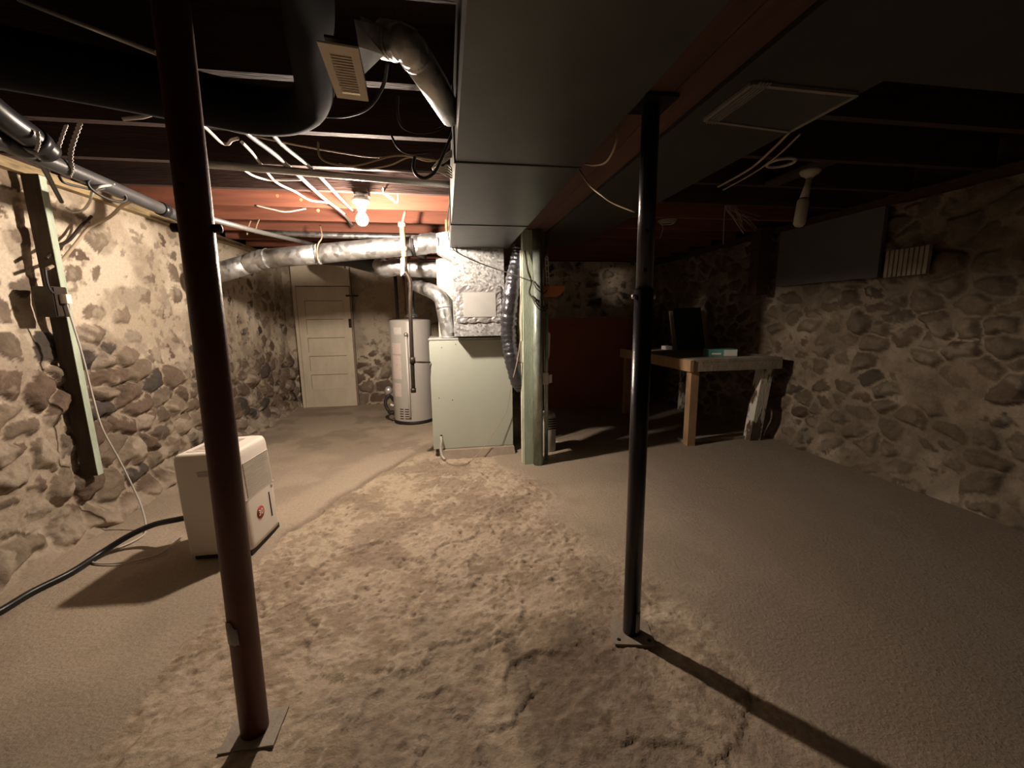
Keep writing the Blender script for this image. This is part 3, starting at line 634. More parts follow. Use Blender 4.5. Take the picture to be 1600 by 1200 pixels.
# green posts cluster
g1 = G(825, 727); g2 = G(842, 729)
t = thing('wooden_post', g1, 'peeling pale green square wooden post beside the furnace', 'post')
zt = 2.164
gx0, gx1 = P(819,650,3.71).x, P(833,650,3.71).x
MB().box((gx0,3.71,-.01), (gx1,3.80,zt)).build('timber', M['green_wood'], t, .006)
MB().box((gx0-.012,3.75,-.01), (gx0-.001,3.81,2.0)).build('edge_board', M['white_paint'], t, .002)
tag(MB().tube([(P(841,650,3.69).x,3.695,0.0), (P(841,650,3.69).x,3.695,zt)], .046, 32).build('steel_post', M['green_steel']), 'round green painted steel post right beside the wooden one', 'post')
tag(MB().tube([(P(853,650,3.81).x,3.80,0.0), (P(853,650,3.81).x,3.80,zt)], .020, 16).build('conduit', M['green_steel']), 'thin green conduit behind the round green post', 'pipe')
gp = P(841,650,3.69).x
tag(MB().prism([P(849,447,3.74),P(882,447,3.74),P(882,454,3.74),P(872,463,3.74),P(849,464,3.74)], (0,.04,0)).build('shelf_bracket', M['orange_wood']), 'small orange wooden bracket sticking out of the green post', 'bracket')
m = MB()
for (a, b) in (((852,400),(857,403)), ((852,403),(854,446)), ((856,403),(858,446))):
    m.bar(P(*a,3.78) , P(*b,3.78), .008, .004, (0,1,0))
for k in range(5): m.bar(P(852.5,406+9*k,3.78), P(857,406+9*k,3.78), .012, .004, (0,1,0))
tag(m.build('hanging_strap', M['white']), 'white perforated metal strip standing on the orange bracket', 'strap')
tag(MB().hexa([P(812,533,3.74),P(820,533,3.74),P(820,567,3.74),P(812,565,3.74),P(812,533,3.78),P(820,533,3.78),P(820,567,3.78),P(812,565,3.78)]).build('switch_box', M['white'],bevel=.003), 'white electrical box on the left edge of the green post', 'box')
tag(MB().prism([P(854,517,3.79),P(860,521,3.79),P(859,555,3.79),P(853,572,3.79)], (0,.012,0)).build('paper_sheet', M['label']), 'curled white paper hanging on the green conduit', 'paper')
t = thing('wall_socket', P(855,593,3.81), 'white outlet box with a plug on the right of the green posts', 'outlet')
MB().hexa([P(848,583,3.78),P(857,583,3.78),P(857,601,3.78),P(848,601,3.78),P(848,583,3.83),P(857,583,3.83),P(857,601,3.83),P(848,601,3.83)]).build('outlet_box', M['white'], t, .003)
MB().hexa([P(857.5,586,3.78),P(862.5,585,3.78),P(862.5,598,3.78),P(857.5,599,3.78),P(857.5,586,3.81),P(862.5,585,3.81),P(862.5,598,3.81),P(857.5,599,3.81)]).build('plug', M['white'], t, .003)
m = MB()
for y_ in (450, 474, 478): m.tube(cr([P(832,y_-12,3.66),P(838,y_,3.63),P(848,y_+8,3.64),P(856,y_+3,3.76)],5), .005, 6)
tag(m.build('cable_tie', M['cable_black']), 'black cable ties wrapped round the green posts', 'cable')
cable('post_cable', [P(820,392,3.69),P(824,420,3.68),P(830,440,3.68),P(827,458,3.68),P(838,470,3.63)], .009, M['iron'], 'dark twisted cable down the top of the green wooden post')
cable('post_wire', [P(815,440,3.73),P(812,500,3.74),P(813,530,3.74),P(808,565,3.73),P(802,590,3.73)], .0045, M['cable_tan'], 'thin reddish wire hanging over the black foil duct')
# small cylinder heater behind
hc2 = Vector((P(855,700,4.10).x,4.10,0))
t = thing('space_heater', hc2, 'small white round heater with a slotted grille behind the green posts', 'heater')
MB().lathe([(0,0),(.085,0),(.09,.01),(.09,.36),(.08,.40),(.05,.42),(0,.42)], hc2, 32).build('body', M['heater'], t)
m = MB()
for k in range(5): m.box((-.03,-.093,.25+.025*k), (.07,-.075,.26+.025*k), Matrix.Translation(hc2))
m.build('grille', M['gap'], t)
for k,(a,b) in enumerate(((G(866,685),G(877,681)),(G(866,693),G(872,692)))):
    tag(MB().bar(a+Vector((0,0,.012)), b+Vector((0,0,.012)), .03, .004).build('paper_scrap', M['white']), ('longer' if k==0 else 'shorter')+' white paper scrap lying on the floor right of the green posts', 'paper', 'paper scraps')

# ------------------------------------------------------------------ dehumidifier
A_ = G(303, 880); 
dm = thing('dehumidifier', Vector((-1.30,2.50,0)), 'white plastic dehumidifier with louvred front behind the red-brown post', 'dehumidifier')
Wd, Dd, Hd = .36, .38, .625
base = Vector((A_.x+Wd/2-.02, A_.y+Dd/2+.01, .03)); dm.location = (base.x, base.y, 0)
Mx = Matrix.Translation(base) @ Matrix.Rotation(math.radians(-5),4,'Z') @ Matrix.Rotation(math.radians(-2.2),4,'Y')
def rrect(w, d, r, n=6):
    out = []
    for cx, cy, a0 in ((w/2-r[0],-d/2+r[0],-90), (w/2-r[1],d/2-r[1],0), (-w/2+r[2],d/2-r[2],90), (-w/2+r[3],-d/2+r[3],180)):
        rad = r[[(w/2-r[0],-90),(w/2-r[1],0),(-w/2+r[2],90),(-w/2+r[3],180)].index((cx,a0))] if False else (r[0] if a0==-90 else r[1] if a0==0 else r[2] if a0==90 else r[3])
        for i in range(n+1):
            a = math.radians(a0+90*i/n); out.append((cx+rad*math.cos(a), cy+rad*math.sin(a)))
    return out
m = MB(); rings = []
rs = (.05,.07,.03,.02)
for (sc, z) in ((.93,.0),(.985,.006),(.99,.03),(1.0,.3),(.985,Hd-.05),(.965,Hd-.02),(.93,Hd-.004),(.86,Hd)):
    rings.append([m.bm.verts.new(Mx @ Vector((x*sc,y*sc,z))) for x, y in rrect(Wd,Dd,rs)])
for a, b in zip(rings, rings[1:]):
    for i in range(len(a)):
        f_ = m.bm.faces.new((a[i],a[(i+1)%len(a)],b[(i+1)%len(a)],b[i])); f_.smooth = True
m.bm.faces.new(rings[0][::-1]); m.bm.faces.new(rings[-1])
m.build('housing', M['plastic'], dm)
m = MB()
for k in range(19):
    z = .325+.0115*k; m.box((Wd/2-.012,-Dd/2+.045,z), (Wd/2+.0025,Dd/2-.055,z+.0045), Mx)
m.build('louvre', M['plastic_grey'], dm)
m = MB(); m.box((Wd/2-.01,-Dd/2+.02,.312), (Wd/2+.0015,Dd/2-.03,.316), Mx); m.build('front_seam', M['plastic_grey'], dm)
MB().box((Wd/2-.01,.07,.10), (Wd/2+.002,.080,.265), Mx).build('level_window', M['dark'], dm)
MB().lathe([(0,0),(.040,0),(.040,.003),(0,.003)], Mx @ Vector((Wd/2-.001,-.045,.185)), 28, Mx.to_3x3() @ Vector((1,0,0))).build('round_badge', M['red'], dm)
cu = bpy.data.curves.new('badge_number','FONT'); cu.body = '30'; cu.size = .052; cu.extrude = .0008; cu.align_x = 'CENTER'; cu.align_y = 'CENTER'
to = bpy.data.objects.new('tmp', cu); COL.objects.link(to); bpy.context.view_layer.update()
me = bpy.data.meshes.new_from_object(to.evaluated_get(bpy.context.evaluated_depsgraph_get())); COL.objects.unlink(to); bpy.data.objects.remove(to)
me.transform(Mx @ Matrix.Translation((Wd/2+.0025,-.045,.185)) @ Matrix(((0,0,1,0),(1,0,0,0),(0,1,0,0),(0,0,0,1))))
me.materials.clear(); me.materials.append(M['white']); link('badge_number', me, dm)
MB().box((-.05,-Dd/2-.001,Hd-.135), (.06,-Dd/2+.012,Hd-.105), Mx).build('side_handle', M['plastic_grey'], dm, .006)
MB().box((-Wd/2+.05,-Dd/2+.06,Hd-.002), (Wd/2-.07,Dd/2-.08,Hd+.003), Mx).build('top_panel', M['plastic'], dm, .002)
m = MB()
for k in range(12): m.box((-Wd/2+.07,-Dd/2+.08+.018*k,Hd+.002), (Wd/2-.10,-Dd/2+.086+.018*k,Hd+.0045), Mx)
m.build('top_vents', M['plastic_grey'], dm)
MB().lathe([(0,0),(.014,0),(.014,.004),(0,.005)], Mx @ Vector((Wd/2-.002,Dd/2-.07,.295)), 14, (1,0,0)).build('knob', M['plastic_grey'], dm)
MB().box((-Wd/2+.02,-Dd/2+.02,-.032), (Wd/2-.015,Dd/2-.02,.004), Mx).build('plinth', M['dark'], dm)
cable('drain_hose', [Mx @ Vector((-Wd/2+.02,.05,.17)), G(281,811,.165), G(240,820,.125), G(200,838,.08), G(158,864,.03), G(110,895,.02), G(50,925,.02), G(0,955,.02), G(-50,980,.02)], .018, M['black_plastic'], 'thick black drain hose from the dehumidifier across the left floor', 'hose', seg=12)

# ------------------------------------------------------------------ workbench
b0 = G(1078, 697); b1 = G(1186, 687)
bxa, bxb = b0.x-.03, 3.58; bya, byb = b0.y-.02, 5.62
zt = P(1083, 562, bya).z
t = thing('workbench', ((bxa+bxb)/2,(bya+byb)/2,0), 'old wooden workbench against the right stone wall', 'workbench')
n = 5
for k in range(n):
    xa = bxa-.02+(bxb-bxa+.02)*k/n; MB().box((xa+.002,bya-.02,zt-.028), (xa+(bxb-bxa+.02)/n-.002,byb,zt)).build('top_board', M['bench_grey'], t, .003)
MB().box((bxa-.01,bya-.02,zt-.125), (bxb,bya+.02,zt-.03)).build('apron', M['bench_grey'], t, .003)
MB().box((bxa-.05,bya-.03,zt-.125), (bxa-.012,byb,zt-.005)).build('apron', M['bench_wood'], t, .003)
MB().box((bxa,bya+.022,-.005), (bxa+.09,bya+.11,zt-.03)).build('leg', M['bench_wood'], t, .003)
p = G(1186,687)
Lg = (p.x, p.y)
MB().hexa([(bxb-.26,bya+.05,-.005),(bxb-.13,bya+.05,-.005),(bxb-.13,bya+.16,-.005),(bxb-.26,bya+.16,-.005),(bxb-.18,bya+.022,zt-.03),(bxb-.05,bya+.022,zt-.03),(bxb-.05,bya+.13,zt-.03),(bxb-.18,bya+.13,zt-.03)]).build('leg', M['bench_peel'], t, .003)
MB().box((bxa,byb-.12,-.005), (bxa+.09,byb-.03,zt-.03)).build('leg', M['bench_wood'], t, .003)
MB().box((bxb-.15,byb-.12,-.005), (bxb-.06,byb-.03,zt-.03)).build('leg', M['bench_peel'], t, .003)
MB().box((bxa+.02,bya+.13,.0), (bxb-.2,bya+.25,.035)).build('stretcher', M['bench_grey'], t, .003)
# things on the bench
def bp(px, py): return G(px, py, zt)
q = bp(1125, 556)
t = thing('cardboard_box', (q.x,q.y,zt), 'small teal and white box lying on the workbench', 'box')
bm1 = Matrix.Translation((q.x,q.y,zt)) @ Matrix.Rotation(math.radians(-12),4,'Z')
MB().box((-.15,-.09,.001), (.145,.09,.08), bm1).build('carton', M['teal'], t, .004)
MB().box((.0,-.0915,.008), (.143,-.088,.073), bm1).build('side_label', M['label'], t)
MB().box((-.13,-.0925,.022), (-.03,-.089,.042), bm1).build('stripe', M['white'], t)
q = bp(1042, 546)
tag(MB().box((q.x-.05,q.y-.06,zt+.001), (q.x+.04,q.y+.06,zt+.05)).build('tool_case', M['white'],bevel=.008), 'small white block on the far end of the workbench', 'box')
q = bp(1082, 546)
def Q(px, py, dy): q_ = P(px, py, 5.0); return Vector((q_.x, 5.0+dy, zt+.001 if py == 545 else q_.z))
t = thing('dark_panel', (3.1,5.0,zt), 'dark board standing at the back of the workbench between two pale uprights', 'board')
MB().hexa([Q(1058,545,0),Q(1102,545,0),Q(1102,545,.03),Q(1058,545,.03),Q(1058,482,.10),Q(1102,480,.10),Q(1102,480,.13),Q(1058,482,.13)]).build('sheet', mat('deep_green',(.018,.032,.034),.6), t)
for px in (1056, 1105):
    MB().bar(Q(px,545,.015), Q(px,486,.115), .05, .03, (0,1,0)).build('upright', M['bench_grey'], t, .003)

# ------------------------------------------------------------------ right wall fittings
xr = 3.66
def wallbox(px0, py0, px1, py1, x, th=.03):
    a = W(px0, py0, x); b = W(px1, py1, x)
    return (x, min(a.y,b.y), min(a.z,b.z)), (x+th, max(a.y,b.y), max(a.z,b.z))
o = MB().box((3.63,3.03,1.70), (3.665,4.12,2.275)).build('wall_board', M['panel_grey'], bevel=.004); tag(o, 'dim grey board fixed high on the right stone wall', 'board')
m = MB(); n = 9; y0, y1 = 2.66, 2.98
m.box((3.63,y0,1.69), (3.65,y1,1.90))
for k in range(n): m.box((3.618,y0+(y1-y0)*k/n,1.69), (3.6305,y0+(y1-y0)*(k+.55)/n,1.90))
tag(m.build('ribbed_panel', M['bench_grey'], bevel=.002), 'small pale ribbed panel high on the right wall beside the grey board', 'panel')
o = MB().box((3.46,4.20,1.62), (3.60,4.34,2.338)).build('hanging_timber', M['wood_dark'], bevel=.004); tag(o, 'dark timber hanging from the joists near the right wall above the workbench', 'timber')
# brown panel at the back right
a = P(868, 632, 6.1); b = P(980, 632, 6.1)
t = thing('storage_partition', ((a.x+b.x)/2,6.12,0), 'red-brown panel standing in the shade behind the green posts', 'partition')
MB().box((a.x-.3,6.1,-.02), (b.x,6.14,P(900,497,6.1).z)).build('sheet', M['brown_panel'], t, .003)
MB().box((b.x-.06,6.08,-.02), (b.x,6.099,P(900,497,6.1).z)).build('batten', M['brown_panel'], t, .002)
MB().box((b.x+.0,6.1,-.02), (b.x+.05,6.95,P(900,497,6.1).z)).build('side', M['brown_panel'], t, .002)

# hanging tube bulb on right
p = G(1266, 268, 2.33); zj = ZJ; LY = p.y
t = thing('ceiling_light', (p.x,LY,zj), 'unlit white tube bulb in a ceiling holder, top right', 'light')
M['old_white'] = mat('old_white', (.42,.39,.33), .5)
m = MB().lathe([(0,0),(.06,0),(.06,-.014),(.05,-.03),(.03,-.04),(.022,-.05),(0,-.05)], (p.x,LY,zj), 24); m.build('lamp_holder', M['old_white'], t)
MB().box((p.x-.06,2.425,zj+.001), (p.x+.06,2.876,zj+.02)).build('mounting_board', M['wood_dark'], t)
e0 = Vector((p.x,LY,zj-.05)); e1 = P(1256,310,LY); e2 = P(1248,354,LY)
MB().tube([e0, e0.lerp(e1,.5), e1], [.016,.021,.026], 16).build('socket', M['old_white'], t)
MB().tube([e1, e1.lerp(e2,.1), e1.lerp(e2,.9), e2], [.026,.036,.036,.022], 20).build('bulb', M['old_white'], t)
p = G(1217, 253, 2.34)
ring = [Vector((p.x+.075*math.cos(a),2.43+.075*math.sin(a),ZJ-.010)) for a in [2*math.pi*k/32 for k in range(33)]]
tag(MB().tube(ring, .010, 10, cap=False).build('plaster_ring', M['old_white']), 'white round ring fixed under the joists beside the tube bulb', 'ring')
p = G(1043, 345, 2.33); m = MB()
for j in range(3):
    m.tube([Vector((p.x+(.085-.012*j)*math.cos(a),p.y+(.085-.012*j)*math.sin(a),ZJ-.010-.012*j)) for a in [2*math.pi*k/24 for k in range(25)]], .006, 6, cap=False)
m.tube(cr([Vector((p.x-.07,p.y,ZJ-.03)), P(1036,357,p.y), P(1031,372,p.y)],4), .004, 6)
tag(m.build('wire_coil', M['old_white']), 'white coil of wire under the joists right of the black post', 'coil')
m = MB(); c0 = P(1133, 322, 3.6)
for k in range(16):
    a = P(1140+random.uniform(-6,10), 325+random.uniform(-6,6), 3.6); b = P(1150+random.uniform(0,40), 335+random.uniform(0,28), 3.6+random.uniform(-.1,.1))
    m.tube([c0, a, b], .0018, 4)
tag(m.build('wire_bundle', M['cable_tan']), 'frayed pale wire bundle hanging below the joists at right', 'cable')
cable('loose_wire', [P(1132,285,3.6),P(1133,322,3.6),P(1145,340,3.6),P(1162,365,3.6)], .0035, M['old_white'], 'pale loose wire hanging down through the frayed bundle')
cable('loose_wire', [P(1133,322,3.6),P(1131,350,3.6),P(1130,382,3.6)], .003, M['old_white'], 'straight pale wire end hanging below the frayed bundle')
cable('ceiling_cable', [G(1122,292,2.325),G(1170,265,2.325),G(1205,235,2.325),G(1235,205,2.325)], .007, M['cable_tan'], 'pale cable under the joists along the right edge of the wide dim duct')
cable('ceiling_cable', [G(1130,297,2.325),G(1178,270,2.325),G(1215,243,2.325),G(1250,210,2.325)], .005, M['cable_tan'], 'thinner outer cable beside the pale one, right of the wide dim duct')
tag(MB().lathe([(0,-.02),(.02,-.012),(.024,0),(.02,.015),(0,.02)], P(1157,285,3.2), 14).build('insulator', M['old_white']), 'small white knob insulator among the cables right of the wide duct', 'knob')

# wire hanging at beam
cable('beam_wire', [W(968,188,.68),W(962,225,.67),W(948,252,.67),W(930,258,.67),W(915,256,.68)], .0045, M['cable_tan'], 'thin pale wire drooping from the beam beside the main duct')
cable('beam_wire', [W(905,265,.67),W(920,288,.68),W(940,305,.70),W(960,318,.74),W(992,331,.80)], .0045, M['cable_tan'], 'thin pale wire running under the beam towards the black post')
cable('drop_wire', [P(705,305,3.05),P(699,345,3.6),P(706,386,3.91),P(735,405,3.91),P(775,420,3.90),P(800,428,3.78),P(820,436,3.64)], .0045, M['cable_black'], 'thin black wire sagging across the spangled galvanised box')

# ------------------------------------------------------------------ left wall: stud, outlet, pipes
sx0 = -2.41
t = thing('wall_stud', (sx0,3.03,.39), 'pale green painted wooden stud on the left stone wall', 'stud')
sx = -2.43
pt_, pb_ = W(48, 262, sx+.05), W(130, 742, sx+.05)
ytop, ybot = 3.0, 3.03
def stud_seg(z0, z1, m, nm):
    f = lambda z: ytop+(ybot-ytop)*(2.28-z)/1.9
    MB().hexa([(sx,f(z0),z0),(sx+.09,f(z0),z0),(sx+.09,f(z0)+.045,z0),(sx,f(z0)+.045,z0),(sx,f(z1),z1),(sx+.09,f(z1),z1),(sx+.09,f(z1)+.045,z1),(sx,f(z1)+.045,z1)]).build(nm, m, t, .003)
stud_seg(.39, 2.275, M['stud_shade'], 'timber')
f = lambda z: ytop+(ybot-ytop)*(2.28-z)/1.9
MB().hexa([(sx+.0905,f(.39),.39),(sx+.094,f(.39),.39),(sx+.094,f(.39)+.045,.39),(sx+.0905,f(.39)+.045,.39),(sx+.0905,f(2.27),2.27),(sx+.094,f(2.27),2.27),(sx+.094,f(2.27)+.045,2.27),(sx+.0905,f(2.27)+.045,2.27)]).build('lit_green_edge', M['green_wood'], t)  # green paint kept only on the side the bulb lights
ob = thing('outlet_box', (sx+.1,2.95,1.5), 'dark metal outlet box on the green wall stud', 'outlet')
MB().box((sx+.03,2.90,1.44), (sx+.13,2.995,1.62)).build('box_body', M['iron'], ob, .004)
MB().box((sx+.131,2.905,1.445), (sx+.137,2.99,1.615)).build('cover_plate', M['iron'], ob, .001)
pc = P(106, 467, 2.33)
pl = thing('power_cord', (sx+.13,2.33,1.5), 'white power cord from the outlet box down the left wall to the floor', 'cord')
MB().box((sx+.138,2.93,1.52), (sx+.175,2.965,1.575)).build('plug', M['white'], pl, .004)
cz = [Vector((sx+.157,2.948,1.52)), W(112,500,-2.27), W(130,560,-2.25), W(145,620,-2.24), W(160,670,-2.22), W(186,718,-2.2), W(208,762,-2.16), W(222,795,-2.1), G(228,828,.015), G(215,842,.01), G(180,858,.01), G(140,870,.01), G(150,880,.01), G(200,878,.01), G(250,865,.01), G(285,838,.02)]
MB().tube(cr(cz,8), .0055, 8).build('cable', M['cable_white'], pl)

dp = [Vector((-2.20,y,2.25)) for y in (-1.9,1.0,2.0)]
t = thing('drain_pipe', (-1.79,3,2.1), 'long grey plastic drain pipe hung from straps along the left wall', 'pipe')
MB().tube([(-1.79,-1.9,2.165)]+cr([(-1.79,1.9,2.158),(-1.79,2.7,2.14),(-1.79,3.35,2.12),(-1.79,3.45,2.122),(-1.79,3.505,2.157),(-1.79,3.52,2.22),(-1.79,3.52,2.40),(-1.79,3.52,2.553)],6), .037, 24).build('pipe_run', M['grey_pipe'], t)
MB().tube([(-1.79,2.05,2.156),(-1.79,2.15,2.154)], .043, 24).build('coupling', M['black_plastic'], t)
MB().tube([(-1.79,3.12,2.127),(-1.79,3.18,2.125)], .043, 24).build('coupling', M['black_plastic'], t)
t = thing('vent_stack', (-2.0,1.9,2.3), 'black plastic pipe elbow above the grey drain pipe at far left', 'pipe')
MB().tube(cr([W(-60,130,-1.70),W(0,180,-1.70),W(45,212,-1.71),W(75,238,-1.72)],6), .050, 24).build('pipe_run', M['black_plastic'], t)
MB().tube([W(48,214,-1.71),W(60,225,-1.715)], .056, 24).build('coupling', M['black_plastic'], t)
# perforated strap
def strap(pts, w, label, th=.002):
    m = MB(); pts = cr(pts, 6)
    for k in range(len(pts)-1): m.bar(pts[k], pts[k+1], w*(1 if k % 2 else .72), th, (0,1,0))
    return tag(m.build('pipe_strap', M['white']), label, 'strap')
strap([W(127,184,-1.74),W(124,196,-1.74),W(117,215,-1.745),W(111,235,-1.75),W(110,252,-1.745),W(112,264,-1.75),W(108,274,-1.78)], .026, 'bright white perforated hanger strap round the grey drain pipe')
strap([W(104,195,-1.83),W(100,205,-1.83),W(93,225,-1.83),W(88,240,-1.83),W(84,250,-1.80)], .02, 'duller hanger strap left of the bright white one')
strap([W(59,205,-1.645),W(60,225,-1.655),W(56,236,-1.67)], .016, 'short pale strap on the black pipe elbow')
cable('wall_cable', [W(60,248,-1.76),W(75,275,-2.05),W(88,300,-2.25),W(96,315,-2.38)], .012, M['cable_black'], 'thick black cable dropping behind the grey pipe beside the stud')
cable('wall_cable', [W(92,275,-1.78),W(100,285,-1.77),W(125,292,-1.77),W(150,297,-1.78),W(170,292,-1.77)], .006, M['cable_black'], 'thin black cable slung under the grey drain pipe')
cable('wall_cable', [W(104,325,-2.40),W(115,331,-2.28),W(130,328,-2.2),W(140,315,-2.05),W(148,295,-1.78),W(178,288,-1.76)], .007, M['cable_white'], 'pale cable hooking up over the grey drain pipe')
cable('wall_cable', [W(72,404,-2.34),W(90,385,-2.40),W(108,375,-2.42),W(128,352,-2.42),W(143,338,-2.42)], .010, M['iron'], 'dark red-brown cable slanting up from the green stud')
cable('wall_cable', [W(74,420,-2.33),W(95,408,-2.40),W(115,385,-2.42),W(140,355,-2.38),W(170,340,-2.2),W(190,322,-2.0),W(205,314,-1.82)], .010, M['cable_tan'], 'tan cable slanting up from the green stud to the pipe')
cc = W(168, 303, -1.77)
loop = [cc+Vector((.004,.13*math.cos(a),.042*math.sin(a)+.014)) for a in [2*math.pi*k/28 for k in range(29)]]
tag(MB().tube(loop, .007, 8, cap=False).build('cable_loop', M['cable_black']), 'looped black cable hanging under the grey drain pipe', 'cable')
cable('stud_wire', [W(70,420,-2.2),W(72,435,-2.2),W(76,450,-2.2),W(82,458,-2.2)], .008, M['cable_black'], 'short black cable entering the top of the outlet box')

# ------------------------------------------------------------------ ceiling wires and conduits, left half
CZ = ZJ-.015
def Gz(px, py, dz=0): return G(px, py, CZ+dz)
cable('ceiling_conduit', [Gz(355,180),Gz(392,213),Gz(440,250),Gz(500,305),Gz(535,333),Gz(551,352,-.005)], .012, M['conduit'], 'bright straight conduit running to the bulb, left one of the pair', seg=10, cat='conduit')
cable('ceiling_conduit', [Gz(408,185),Gz(440,225),Gz(490,266),Gz(530,308),Gz(552,330)], .011, M['conduit'], 'bright straight conduit running to the bulb, right one of the pair', seg=10, cat='conduit')
cable('ceiling_cable', [Gz(305,185),Gz(325,203),Gz(345,222),Gz(356,225),Gz(362,219),Gz(372,216)], .008, M['cable_white'], 'pale kinked cable beside the top of the red-brown post')
cable('ceiling_cable', [Gz(378,222),Gz(395,240),Gz(412,262),Gz(432,285),Gz(462,300),Gz(485,313),Gz(515,318),Gz(540,335)], .008, M['cable_white'], 'wavy white cable left of the bright conduits')
cable('ceiling_cable', [Gz(380,265),Gz(397,275),Gz(420,281),Gz(445,281),Gz(470,281)], .007, M['cable_white'], 'short pale cable crossing under the joist left of the conduits')
cable('ceiling_cable', [P(400,321,3.874),P(425,327,3.874),P(448,331,3.874),P(478,326,3.874)], .006, M['cable_white'], 'short white cable stapled on the lit orange joist')
tag(MB().tube([G(322,257,2.30),G(420,264,2.30),G(520,273,2.30),G(711,289,2.30)], .022, 16).build('water_pipe', M['conduit']), 'pale pipe crossing under the joists in front of the bulb', 'pipe')
tag(MB().tube([G(322,340,2.235),G(400,361,2.235),G(490,382,2.235)], .022, 14).build('water_pipe', M['conduit']), 'pale pipe slanting from the red-brown post to above the door', 'pipe')
tag(MB().tube([P(410,363,4.86),P(520,368,4.86),P(610,370,4.86),P(690,372,4.9)], .03, 14).build('water_pipe', M['galv_fine']), 'dull silver pipe under the joists just above the long round duct', 'pipe')
for k, (p0, l) in enumerate((((470,195,505,215,1.9,2.3), 'thin'), )): pass
cable('ceiling_wire', [Gz(330,197),Gz(440,222),Gz(540,240),Gz(590,246),Gz(630,242)], .004, M['cable_tan'], 'thin wire strung straight across the dark joists')
cable('ceiling_wire', [P(497,222,2.3),P(500,245,2.3),P(520,256,2.3),P(560,258,2.3),P(620,243,2.3),P(680,250,2.3)], .005, M['cable_tan'], 'thin wire sagging in a long curve below the dark joists')
cable('ceiling_wire', [P(530,256,2.35),P(570,264,2.35),P(610,258,2.35),P(640,246,2.35),P(672,252,2.35),P(705,245,2.35)], .004, M['cable_tan'], 'lower sagging thin wire ending at the main duct')
cable('black_cable', [P(648,245,2.2),P(646,262,2.2),P(652,274,2.2),P(665,278,2.2),P(680,268,2.2),P(690,248,2.2),P(700,225,2.2),P(708,205,2.2)], .008, M['cable_black'], 'black cable looping beside the main duct')
cable('black_cable', [G(612,213,2.338),P(622,230,2.1),P(640,240,2.1),P(670,238,2.1)], .006, M['cable_black'], 'dark wire drooping from the joist left of the main duct')
m = MB()
for k in range(5):
    o_ = k*2.2; m.tube(cr([P(710,232+o_,2.4),P(694,244+o_,2.4),P(684-2*k,254+o_,2.4),P(692,262+o_,2.4),P(700,258+2*o_,2.4),P(711,270+o_,2.4)],6), .0045, 6)
tag(m.build('wire_bundle', M['cable_white']), 'tangle of white wires against the left side of the main duct', 'cable')
cable('ceiling_wire', [P(622,150,1.5),P(621,175,1.5),P(628,197,1.5),P(648,207,1.5),P(675,206,1.5),P(697,197,1.5)], .004, M['iron'], 'thin dark wire loop under the silver branch duct')
for k, (x_, l) in enumerate(((604, 'left'), (630, 'right'))):
    pass
cable('joist_wire', [G(598,292,2.338),P(600,302,3.42),P(612,308,3.45),P(618,318,3.46)], .005, M['cable_tan'], 'twisted wire ends just right of the bulb')
cable('joist_wire', [P(588,299,3.40),P(600,303,3.46),P(620,316,3.5),P(622,304,3.45)], .006, M['cable_white'], 'bright splinter-like cable end right of the bulb holder')
for (x_, y_, l) in ((392,345,'hanger wire at the left above the long round duct'),(405,343,'second hanger wire above the long round duct')):
    cable('hanger_wire', [P(x_,y_,4.37),P(x_-4,y_+10,4.37),P(x_-6,y_+22,4.37)], .006, M['cream_pipe'], 'short rusty '+l, 'wire')
t = tag(MB().tube(cr([P(500,352,4.36),P(503,370,4.2),P(497,382,4.13),P(495,397,4.12),P(497,408,4.14)],5), .006, 8).build('pipe_hanger', M['cream_pipe']), 'pale wire hanger strap round the middle of the long round duct', 'hanger')
# round plugs on the face of the lit joist
for px, py in ((433,306),(470,312),(497,329),(328,304)):
    p = P(px, py, 3.879)
    MB().lathe([(0,0),(.010,0),(.014,.002),(.012,.004),(.007,.003),(0,.001)], p, 14, (0,-1,0)).build('round_plug', M['orange_wood'], lit_joist)
# cabinet-like block and jack above plenum
tag(MB().box((P(695,345,4.3).x,4.18,2.2), (P(703,345,4.3).x+.01,4.33,2.338)).build('wood_block', M['sill']), 'pale wood block beside the main duct above the silver elbow', 'block')

# ------------------------------------------------------------------ black duct, register, branch duct (top)
tag(MB().tube(cr([(-1.9,1.52,2.24),(-1.3,1.72,2.24),(-.95,1.86,2.24),(-.72,1.95,2.24),(-.56,1.93,2.24),(-.455,1.80,2.25),(-.38,1.5,2.26),(-.32,1.25,2.265),(-.25,.6,2.265),(-.2,-.2,2.265)],10), [.09 - .022*min(1,max(0,(k-30)/18)) for k in range(91)], 32).build('insulated_duct', M['black_duct']), 'fat black insulated duct bending overhead beside the cream grille', 'duct')
t = thing('floor_register', P(540,110,1.5), 'cream louvred register grille hanging on its silver boot under the joists', 'vent')
TL, TR, BR_, BLf = P(495,62,1.26), P(560,73,1.26), P(576,156,1.42), P(527,150,1.44)
ex_ = (TR-TL); ey_ = (BLf-TL)
nrm = ex_.cross(ey_).normalized()
if nrm.dot(CP-TL) < 0: nrm = -nrm
def on(u, v, h=0): return TL.lerp(TR,u).lerp(BLf.lerp(BR_,u), v)+nrm*h
m = MB()
for (u0_,u1_,v0_,v1_) in ((0,.22,0,1),(.78,1,0,1),(.22,.78,0,.14),(.22,.78,.9,1)):
    m.hexa([on(u0_,v0_),on(u1_,v0_),on(u1_,v1_),on(u0_,v1_),on(u0_,v0_,.006),on(u1_,v0_,.006),on(u1_,v1_,.006),on(u0_,v1_,.006)])
m.build('grille_frame', M['cream'], t)
m = MB()
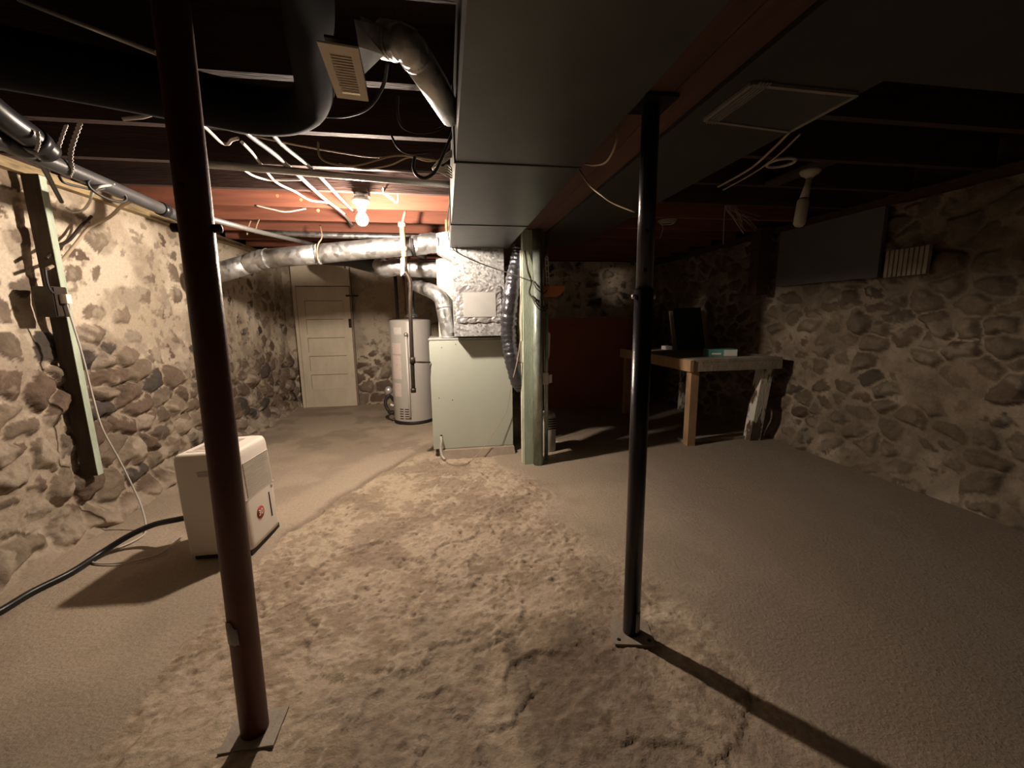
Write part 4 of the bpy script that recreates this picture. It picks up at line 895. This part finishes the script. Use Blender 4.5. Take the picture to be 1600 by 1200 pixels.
for k in range(15):
    v = .145+.75*k/15
    m.hexa([on(.22,v-.004,-.012),on(.78,v-.004,-.012),on(.78,v+.006,-.012),on(.22,v+.006,-.012),on(.22,v+.010,.004),on(.78,v+.010,.004),on(.78,v+.026,.004),on(.22,v+.026,.004)])
m.build('louvre', M['cream'], t)
MB().hexa([on(.12,.06,-.03),on(.95,.06,-.03),on(.95,.96,-.03),on(.12,.96,-.03),on(.12,.06,-.022),on(.95,.06,-.022),on(.95,.96,-.022),on(.12,.96,-.022)]).build('backing', M['dark'], t)
c1 = P(600, 62, 1.38)
m = MB().hexa([on(1.01,.0,-.0),on(1.02,.5,-.004),on(1.02,.5,-.05),on(1.01,.0,-.09),P(553,30,1.22),P(600,86,1.40),P(602,84,1.46),P(603,42,1.42)])
m.build('boot', M['galv_fine'], t)
MB().tube([P(598,62,1.44),P(620,66,1.42)], .050, 24).build('collar', M['galv'], t)
t = thing('branch_duct', P(660,110,1.35), 'silver round branch duct slanting from the register boot to the main duct', 'duct')
MB().tube(cr([P(616,66,1.42),P(632,68,1.40),P(644,80,1.41),P(651,92,1.44)],6), [.047+.003*(i%4==0) for i in range(19)], 28).build('elbow', M['galv_fine'], t)
MB().tube([P(647,84,1.42),P(680,135,1.57),P(706,182,1.70)], [.048,.048,.040], 28).build('pipe_section', M['galv_fine'], t)
cable('ceiling_cable', [P(500,181,1.9),P(540,181,1.9),P(575,168,1.85),P(598,135,1.8),P(606,95,1.7)], .007, M['cable_black'], 'black cable curving behind the cream grille')
tag(MB().tube([W(30,0,-1.2),P(244,83,1.35)], .006, 10).build('ceiling_rod', M['conduit']), 'bright thin rod under the joists at the top left', 'rod')
tag(MB().tube([P(192,186,2.0),P(222,183,2.0),P(250,175,2.0)], .007, 10).build('ceiling_rod', M['cable_white']), 'short pale rod left of the red-brown post near the joists', 'rod')

# world: dark
w = bpy.data.worlds.new('world'); S.world = w; w.use_nodes = True
w.node_tree.nodes['Background'].inputs[0].default_value = (0,0,0,1)
w.node_tree.nodes['Background'].inputs[1].default_value = 0.0
S.cycles.max_bounces = 10; S.cycles.diffuse_bounces = 3
